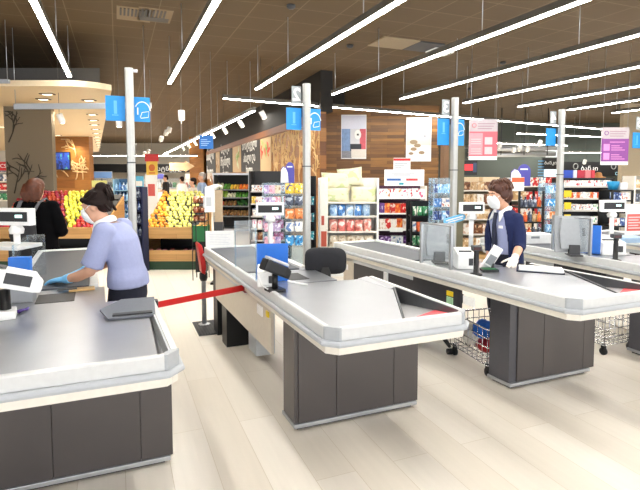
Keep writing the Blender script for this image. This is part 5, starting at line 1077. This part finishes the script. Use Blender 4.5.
# open vegetable fridge along the wall
VU = Unit('vegetable_shelf', 'open metal framed shelf of vegetables below the black boards', 'shelf', 213, 249.5, 14.5, (216, 206, 197.5, 189.5), 173, alu, .62, mat('dark fridge back', '26282a', .6), lip=mat('grey shelf metal', '8f9496', .4, .4))
part('canopy', alu, VU.t, (0, VU.w, -.05, .6, VU.top - .06, VU.top))
fr = lambda n, c, v=.15: mat(n, c, .42, 0, .12, 20, v)
veg = dict(orange=fr('orange pepper skin', 'e8862a'), yellow=fr('yellow pepper skin', 'e6bc3e'), green=fr('green vegetable skin', '4f8f35'), lime=fr('lime green skin', '9cbc4a'), white=fr('cauliflower white', 'dfe0c4'), brown=fr('potato brown', '9a7448'), tomato=fr('tomato red', 'c23c22'), dark=fr('dark leafy green', '2f6a2c'))
def vegrow(i, spec):
    x = .06
    for frac, key, noun, kind, sz in spec:
        x1 = VU.w * frac
        while x + sz / 2 < x1:
            for r in range(3):
                h = sz * .95; lab = '%s on the %s tier of the open vegetable shelf' % (noun, ORD[3 - i])
                put(proto(kind, sz, sz, h, veg[key], noun.split()[-1]), VU.M, (x + sz / 2, .05 + sz / 2 * (kind in ('fruit', 'lemon')) + r * sz * .8, VU.zs[i] + .001 + r * sz * .38), random.uniform(0, 6), lab, noun.split()[-1], noun + 's on the %s tier of the open vegetable shelf' % ORD[3 - i], random.uniform(-.3, .3))
            x += sz * 1.02
vegrow(3, [(.22, 'white', 'white cauliflower', 'fruit', .11), (.42, 'green', 'green cabbage', 'fruit', .1), (.72, 'yellow', 'yellow pepper', 'fruit', .085), (.98, 'orange', 'orange pepper', 'fruit', .09)])
vegrow(2, [(.4, 'lime', 'pale lettuce', 'fruit', .11), (.62, 'white', 'white onion', 'fruit', .08), (.98, 'green', 'green pepper', 'fruit', .09)])
vegrow(1, [(.3, 'tomato', 'red tomato', 'fruit', .075), (.6, 'brown', 'brown potato', 'lemon', .09), (.98, 'dark', 'leafy herb', 'leafy', .13)])
vegrow(0, [(.5, 'brown', 'brown potato', 'lemon', .1), (.98, 'brown', 'muddy beetroot', 'fruit', .09)])
# fruit stands
board_m = plank_mat('fruit stand wood', 'c89c62', 'b98a50', '94683a', 1.2, .09, 'XZ', .5, .002, .25)
def fruit_stand(u0, u1, Z, label):
    w = (u1 - u0) / F * Z; t = gthing('fruit_stand', label, 'fruit stand', u0, Z, 0, 'fruit stands')
    part('front_board', board_m, t, (0, w, 0, .03, .55, .75), bevel=.004); part('front_board', board_m, t, (0, w, -.03, .0, .155, .345), bevel=.004)
    for a in (0, w - .03): MB().add([(a, .03, 0), (a + .03, .03, 0), (a + .03, 1.1, 0), (a, 1.1, 0), (a, .03, .66), (a + .03, .03, .66), (a + .03, 1.1, 1.25), (a, 1.1, 1.25)], [(3, 2, 1, 0), (4, 5, 6, 7), (0, 1, 5, 4), (1, 2, 6, 5), (2, 3, 7, 6), (3, 0, 4, 7)]).build('side_panel', board_m, t)
    b = MB(); b.vprism([(0, 0), (1, 0), (1, .02), (0, .02)], 0, 1); b.v = [(p[0] * (w - .06) + .03, .04 + p[1] * 1.05, .66 + p[1] * .6 + p[2]) for p in b.v]; b.build('sloped_deck', dgrey, t)
    part('lower_tray', darkmetal, t, (.03, w - .03, .0, .9, .24, .27)); part('back_panel', darkmetal, t, (.03, w - .03, .9, .92, .1, 1.2)); part('plinth', mat('dark green plinth', '23422c', .6), t, (.02, w - .02, .0, .95, 0, .155))
    return Matrix.Translation((*grid(u0, Z), 0)) @ Matrix.Rotation(GRZ, 4, 'Z'), w
def heap(M, w, Z, u0, classify):
    sz = .082; n = int((w - .08) / sz)
    for r in range(14):
        for c in range(n - (r % 2)):
            x = .04 + sz * (c + .5 + .5 * (r % 2)); y = .07 + r * .073; u = 320 + F * ((u0 - 320) / F * Z + x) / (Z + y)
            k = classify(u, r / 13.0)
            if not k: continue
            nm, m, kind, lab, cat, grp = k; s_ = sz * random.uniform(.92, 1.0)
            put(proto(kind, sz, sz, sz * .92, m, nm), M, (x + random.uniform(-.006, .006), y, .70 + (y - .04) * .6 + random.uniform(-.008, .012)), random.uniform(0, 6), lab, cat, grp, random.uniform(-.6, .6), random.uniform(-.6, .6), (s_ / sz,) * 3)
yel = fr('yellow apple skin', 'd8d24a', .12); rd = fr('red apple skin', 'b3242a', .2); rd2 = fr('dark red apple skin', '9a1c22', .2); org = fr('orange skin', 'e8a032', .14); pal = fr('pale lemon skin', 'e0dc7a', .1)
K = dict(y=('apple', yel, 'fruit', 'yellow apple in the heap behind the cashier with blue gloves', 'apple', 'yellow apples'), r=('apple', rd, 'fruit', 'red apple in the heap in front of the yellow apples', 'apple', 'red apples in front of the yellow ones'),
         d=('apple', rd2, 'fruit', 'dark red apple in the heap beside the shopper in black', 'apple', 'dark red apples'), t=('tomato', fr('tomato skin', 'cc3026', .12), 'fruit', 'red tomato in the heap at the far left edge', 'tomato', 'tomatoes at the far left'),
         o=('orange', org, 'lemon', 'orange in the heap on the left half of the right fruit stand', 'orange', 'oranges'), l=('lemon', pal, 'lemon', 'pale yellow lemon in the heap on the right half of the right fruit stand', 'lemon', 'pale lemons'))
M_, w_ = fruit_stand(-14, 99, 8.6, 'long wooden fruit stand of apples behind the shopper and the cashier')
heap(M_, w_, 8.6, -14, lambda u, f: K['t'] if u < 14 else None if u > 110 else (K['d'] if u < 66 else (K['r'] if (u > 72 + 30 * f and f < .75) else K['y'])))
M2_, w2_ = fruit_stand(141, 197, 8.6, 'wooden fruit stand of oranges and lemons seen across the empty lane')
heap(M2_, w2_, 8.6, 141, lambda u, f: K['o'] if u < 166 + 3 * f else K['l'])
for MM, ww, lab in ((M_, w_, 'red onion on the lower tray of the long apple stand'), (M2_, w2_, 'red onion on the lower tray of the orange and lemon stand')):
    for k in range(int(ww / .12) - 1):
        if k % 5 == 4: continue
        put(proto('fruit', .1, .1, .09, fr('red onion skin', '8a4a54', .3), 'onion'), MM, (.12 + .12 * k, .1 + .05 * (k % 2), .2705), k, lab, 'onion', lab.replace('onion', 'onions'))
t = gthing('crate', 'dark green crate at the right end of the lemon stand', 'crate', 192, 8.35, .78); t.location.z = .0
b = MB(); w = .24
for x0, x1, y0, y1 in ((0, w, 0, .015), (0, w, .22, .235), (0, .015, 0, .235), (w - .015, w, 0, .235)): b.box(x0, x1, y0, y1, .55, .80)
b.box(0, w, 0, .235, .53, .55); b.build('crate_body', green_m, t, .004); part('stand', darkmetal, t, (.03, w - .03, .03, .2, 0, .53))
for k in range(4): put(proto('lemon', .09, .09, .085, org, 'mango'), Matrix.Translation((*grid(192, 8.35), 0)) @ Matrix.Rotation(GRZ, 4, 'Z'), (.07 + .1 * (k % 2), .07 + .1 * (k // 2), .722), k, 'yellow mango in the dark green crate', 'mango', 'mangoes in the green crate')
for k in range(4): put(proto('lemon', .09, .09, .085, org, 'mango'), Matrix.Translation((*grid(192, 8.35), 0)) @ Matrix.Rotation(GRZ, 4, 'Z'), (.07 + .1 * (k % 2), .07 + .1 * (k // 2), .637), k + .5, 'yellow mango in the dark green crate', 'mango', 'mangoes in the green crate')
for k in range(4): put(proto('lemon', .09, .09, .085, org, 'mango'), Matrix.Translation((*grid(192, 8.35), 0)) @ Matrix.Rotation(GRZ, 4, 'Z'), (.07 + .1 * (k % 2), .07 + .1 * (k // 2), .552), k + .2, 'yellow mango in the dark green crate', 'mango', 'mangoes in the green crate')
# bag and glove stand at the end of the lemons
t = gthing('bag_stand', 'pale wooden bag stand with white rounded hood beside the lemons', 'stand', 205, 7.5); part('post', mat('pale beige post', 'b8a488', .6), t, (.14, .25, .0, .1, 0, hz(190, 7.5)), bevel=.01)
b = MB(); b.vprism([(0, hz(212, 7.5)), (.15, hz(212, 7.5)), (.15, hz(188, 7.5))] + [(.01 + .24 * (1 - k / 8) , hz(184 + 5 * abs(k / 8 - .4), 7.5)) for k in range(9)], -.06, .12); b.build('hood', white, t, .01); part('label_plate', lgrey, t, (.03, .11, -.064, -.06, hz(206, 7.5), hz(197, 7.5)))
part('bag_roll', lgrey, t, (-.03, .03, -.02, .04, hz(208, 7.5), hz(196, 7.5)), bevel=.015); part('foot', darkmetal, t, (.08, .32, -.1, .2, 0, .03)); part('post_base', dgrey, t, (.13, .26, -.01, .11, .03, hz(222, 7.5)))
t = gthing('bread_rack', 'black wire rack of packed buns beside the pale bag stand', 'rack', 191, 7.7)
zs_ = [hz(v, 7.7) for v in (203, 213, 221.5)]
for z in zs_: part('shelf', darkmetal, t, (0, .21, 0, .25, z - .012, z))
for x_ in (0, .2): 
    for y_ in (0, .24): part('upright', darkmetal, t, (x_, x_ + .012, y_, y_ + .012, 0, hz(197, 7.7)))
MM = Matrix.Translation((*grid(191, 7.7), 0)) @ Matrix.Rotation(GRZ, 4, 'Z')
for i, z in enumerate(zs_):
    for k in range(2): put(proto('bag', .095, .14, .10, printed('print buns', 'b8704a', 'e0c0a0', '8a3a2a'), 'bun_packet'), MM, (.055 + .1 * k, .03, z + .001), GRZ, 'packet of brown buns on the %s shelf of the wire rack' % ('top', 'middle', 'bottom')[i], 'bread', 'bun packets on the %s shelf of the wire rack' % ('top', 'middle', 'bottom')[i])
# stands between the two fruit stands
rack('water_stand', 'pale blue stand of bottled water behind the first till pole', 113, 130, 10.8, (190, 200, 210, 219), 179, [[ink('blue', '4f86c6', 'dfe8f2', '27508c'), ink('light blue', '8fc0e4', 'e4eef6', '4a7ab8')]], 'bottle', 'on the %s tier of the pale blue water stand', (.075, .08, .17), 'bottle', fm=mat('pale blue metal', '7fa8c4', .4), bm=mat('dark blue back', '24507a', .5), d=.3, sides='panel')
rack('drinks_rack', 'narrow navy rack right of the first till pole', 133, 142.5, 8.3, (198, 210, 223, 236), 187, [[ink('navy', '2c4a8c', 'c8d8ea', '16284c'), ink('slate', '4c5468', 'b8c0cc', '262c3c')]], 'bottle', 'on the %s tier of the narrow navy rack', (.045, .05, .15), 'bottle', fm=navy, bm=navy, d=.25, sides='panel')
t = gthing('display_board', 'cyan display board standing behind the narrow navy rack', 'board', 133, 12.5); part('board', mat('cyan board', '5fb4d8', .5), t, (0, .27, 0, .02, hz(196, 12.5), hz(176, 12.5))); part('white_print', paper, t, (.03, .24, -.004, 0, hz(186, 12.5), hz(181, 12.5))); part('pole', alu, t, (.12, .15, 0, .02, 0, hz(196, 12.5))); part('foot', dgrey, t, (0, .27, -.1, .15, 0, .02))
t = gthing('display_board', 'pale yellow sign board above the hair of the cashier with blue gloves', 'board', 92, 12.5); part('board', mat('pale yellow board', 'd8d88a', .5), t, (0, .38, 0, .02, hz(187, 12.5), hz(180.5, 12.5))); part('grey_strip', grey, t, (0, .38, -.004, .0, hz(192, 12.5), hz(187.5, 12.5))); part('pole', alu, t, (.17, .2, 0, .02, 0, hz(187.5, 12.5))); part('foot', dgrey, t, (.05, .33, -.1, .15, 0, .02))
t = gthing('roll_up_banner', 'white banner with red print standing behind the oranges', 'banner', 145.5, 13); part('banner', paper, t, (0, .31, 0, .012, .1, hz(174, 13))); part('red_print', mat('coral red print', 'd8625c', .5), t, (.07, .25, -.004, 0, hz(196, 13), hz(184, 13))); part('foot', alu, t, (0, .31, -.08, .1, 0, .1))
# television on the carved panel, red shelf at the far left
t = gthing('television', 'television with blue picture on the carved wooden panel', 'television', 56, 17.3, hz(170, 17.3)); w = 15 / F * 17.3; h = 18 / F * 17.3; part('case', black, t, (0, w, .0, .07, 0, h), bevel=.01); part('picture', printed('blue screen picture', '2a4ab0', '1a2a6a', '4fa8a0', 3), t, (.02, w - .02, -.004, 0, .03, h - .03))
LR = rack('promotion_shelf', 'white shelf of red packs with red banner at the far left edge', -30, 12, 10.8, (172, 181, 190, 200), 150, [[ink('grey', '8a8e96', 'd8dce0', '4a4e58'), ink('navy', '2c4a8c', 'c8d8ea', '16284c')], [ink('slate', '4c5468', 'b8c0cc', '262c3c'), ink('white', 'ece8e2', '6f82a8', 'c06a58')], [ink('red', 'cc2e2a', 'f0d8c8', '8a1a1e')], [ink('green', '3c8a58', 'e8e2d4', '1e5a38')]], 'carton', 'on the %s shelf at the far left edge', (.13, .2, .15), fm=offw, bm=mat('light back board', 'c8c4ba', .6), sides='panel')
bn = part('red_banner', red, LR.t, (.5, LR.w, -.03, -.01, hz(170.5, 10.8), hz(162, 10.8))); text('lettering', 'RACS', .12, paper, bn, (LR.w - .22, -.035, hz(166.2, 10.8)))
# far service counter on the left
t = gthing('service_counter', 'long pale service counter far behind the oranges', 'counter', 95, 24); L = 101 / F * 24; part('counter_front', wallb, t, (0, L, 0, .1, .0, 1.0)); part('counter_top', alu, t, (-.05, L + .05, -.05, .8, 1.0, 1.05)); part('glass_front', clear, t, (0, L, .05, .07, 1.05, 1.45)); part('rail', alu, t, (0, L, .04, .08, 1.45, 1.48)); part('side_body', wallb, t, (0, L, .1, .75, 0, 1.0))
MM = Matrix.Translation((*grid(95, 24), 0)) @ Matrix.Rotation(GRZ, 4, 'Z'); nm_ = [('tan', 'c9a578'), ('green', '3c8a58'), ('red', 'b03a30'), ('white', 'e8e4dc'), ('dark', '3a3a40')]
for k in range(24):
    n_, c_ = nm_[(k * 7) % 5]; put(proto(('box', 'bottle')[k % 2], .16, .16, .25, mat(n_ + ' jar colour', c_, .5), 'jar'), MM, (.15 + .2 * k, .35, 1.051), GRZ, '%s jar standing on the far service counter' % n_, 'jar', n_ + ' jars on the far service counter')
for k, (u0, u1, v0, v1, c_, lb) in enumerate(((92, 112, 172, 178, '5a7aa8', 'blue picture board high above the far counter, leftmost'), (158, 164, 174, 179, '4a4a90', 'dark blue picture board above the far counter'), (186, 191, 174, 186, 'd8d0c4', 'pale framed shelf picture at the right above the far counter'))):
    t = gthing('picture_board', lb, 'board', u0, 30.5, hz(v1, 30.5)); w, h = (u1 - u0) / F * 30.5, (v1 - v0) / F * 30.5; part('board', mat('board ' + c_, c_, .5), t, (0, w, 0, .04, 0, h)); part('frame', grey, t, (-.03, w + .03, .01, .05, -.03, h + .03)); part('stand', dgrey, t, (w / 2 - .04, w / 2 + .04, .02, .06, -hz(v1, 30.5), 0))
far_person(166, 20, 1.68, mat('black top', '1a1a1e', .8), hair_d, 'distant person in black standing before the far service counter', .5)
far_person(182, 19, 1.62, mat('white top', 'e6e4e0', .8), hair_d, 'distant person in white standing before the far service counter', -.6)
# added fill lights without fittings, brightening the produce aisles and far counter
for u, Z, e in ((140, 22, 110), (120, 28, 130), (165, 30, 120), (215, 16, 60), (60, 12, 25)):
    l = bpy.data.lights.new('aisle_fill', 'AREA'); l.energy = e; l.shape = 'RECTANGLE'; l.size = 3; l.size_y = .3; l.color = (1, .95, .86)
    lo = bpy.data.objects.new('aisle_fill', l); COL.objects.link(lo); lo.location = (*grid(u, Z), 2.9 if u == 60 else 3.6); lo.rotation_euler.z = GRZ
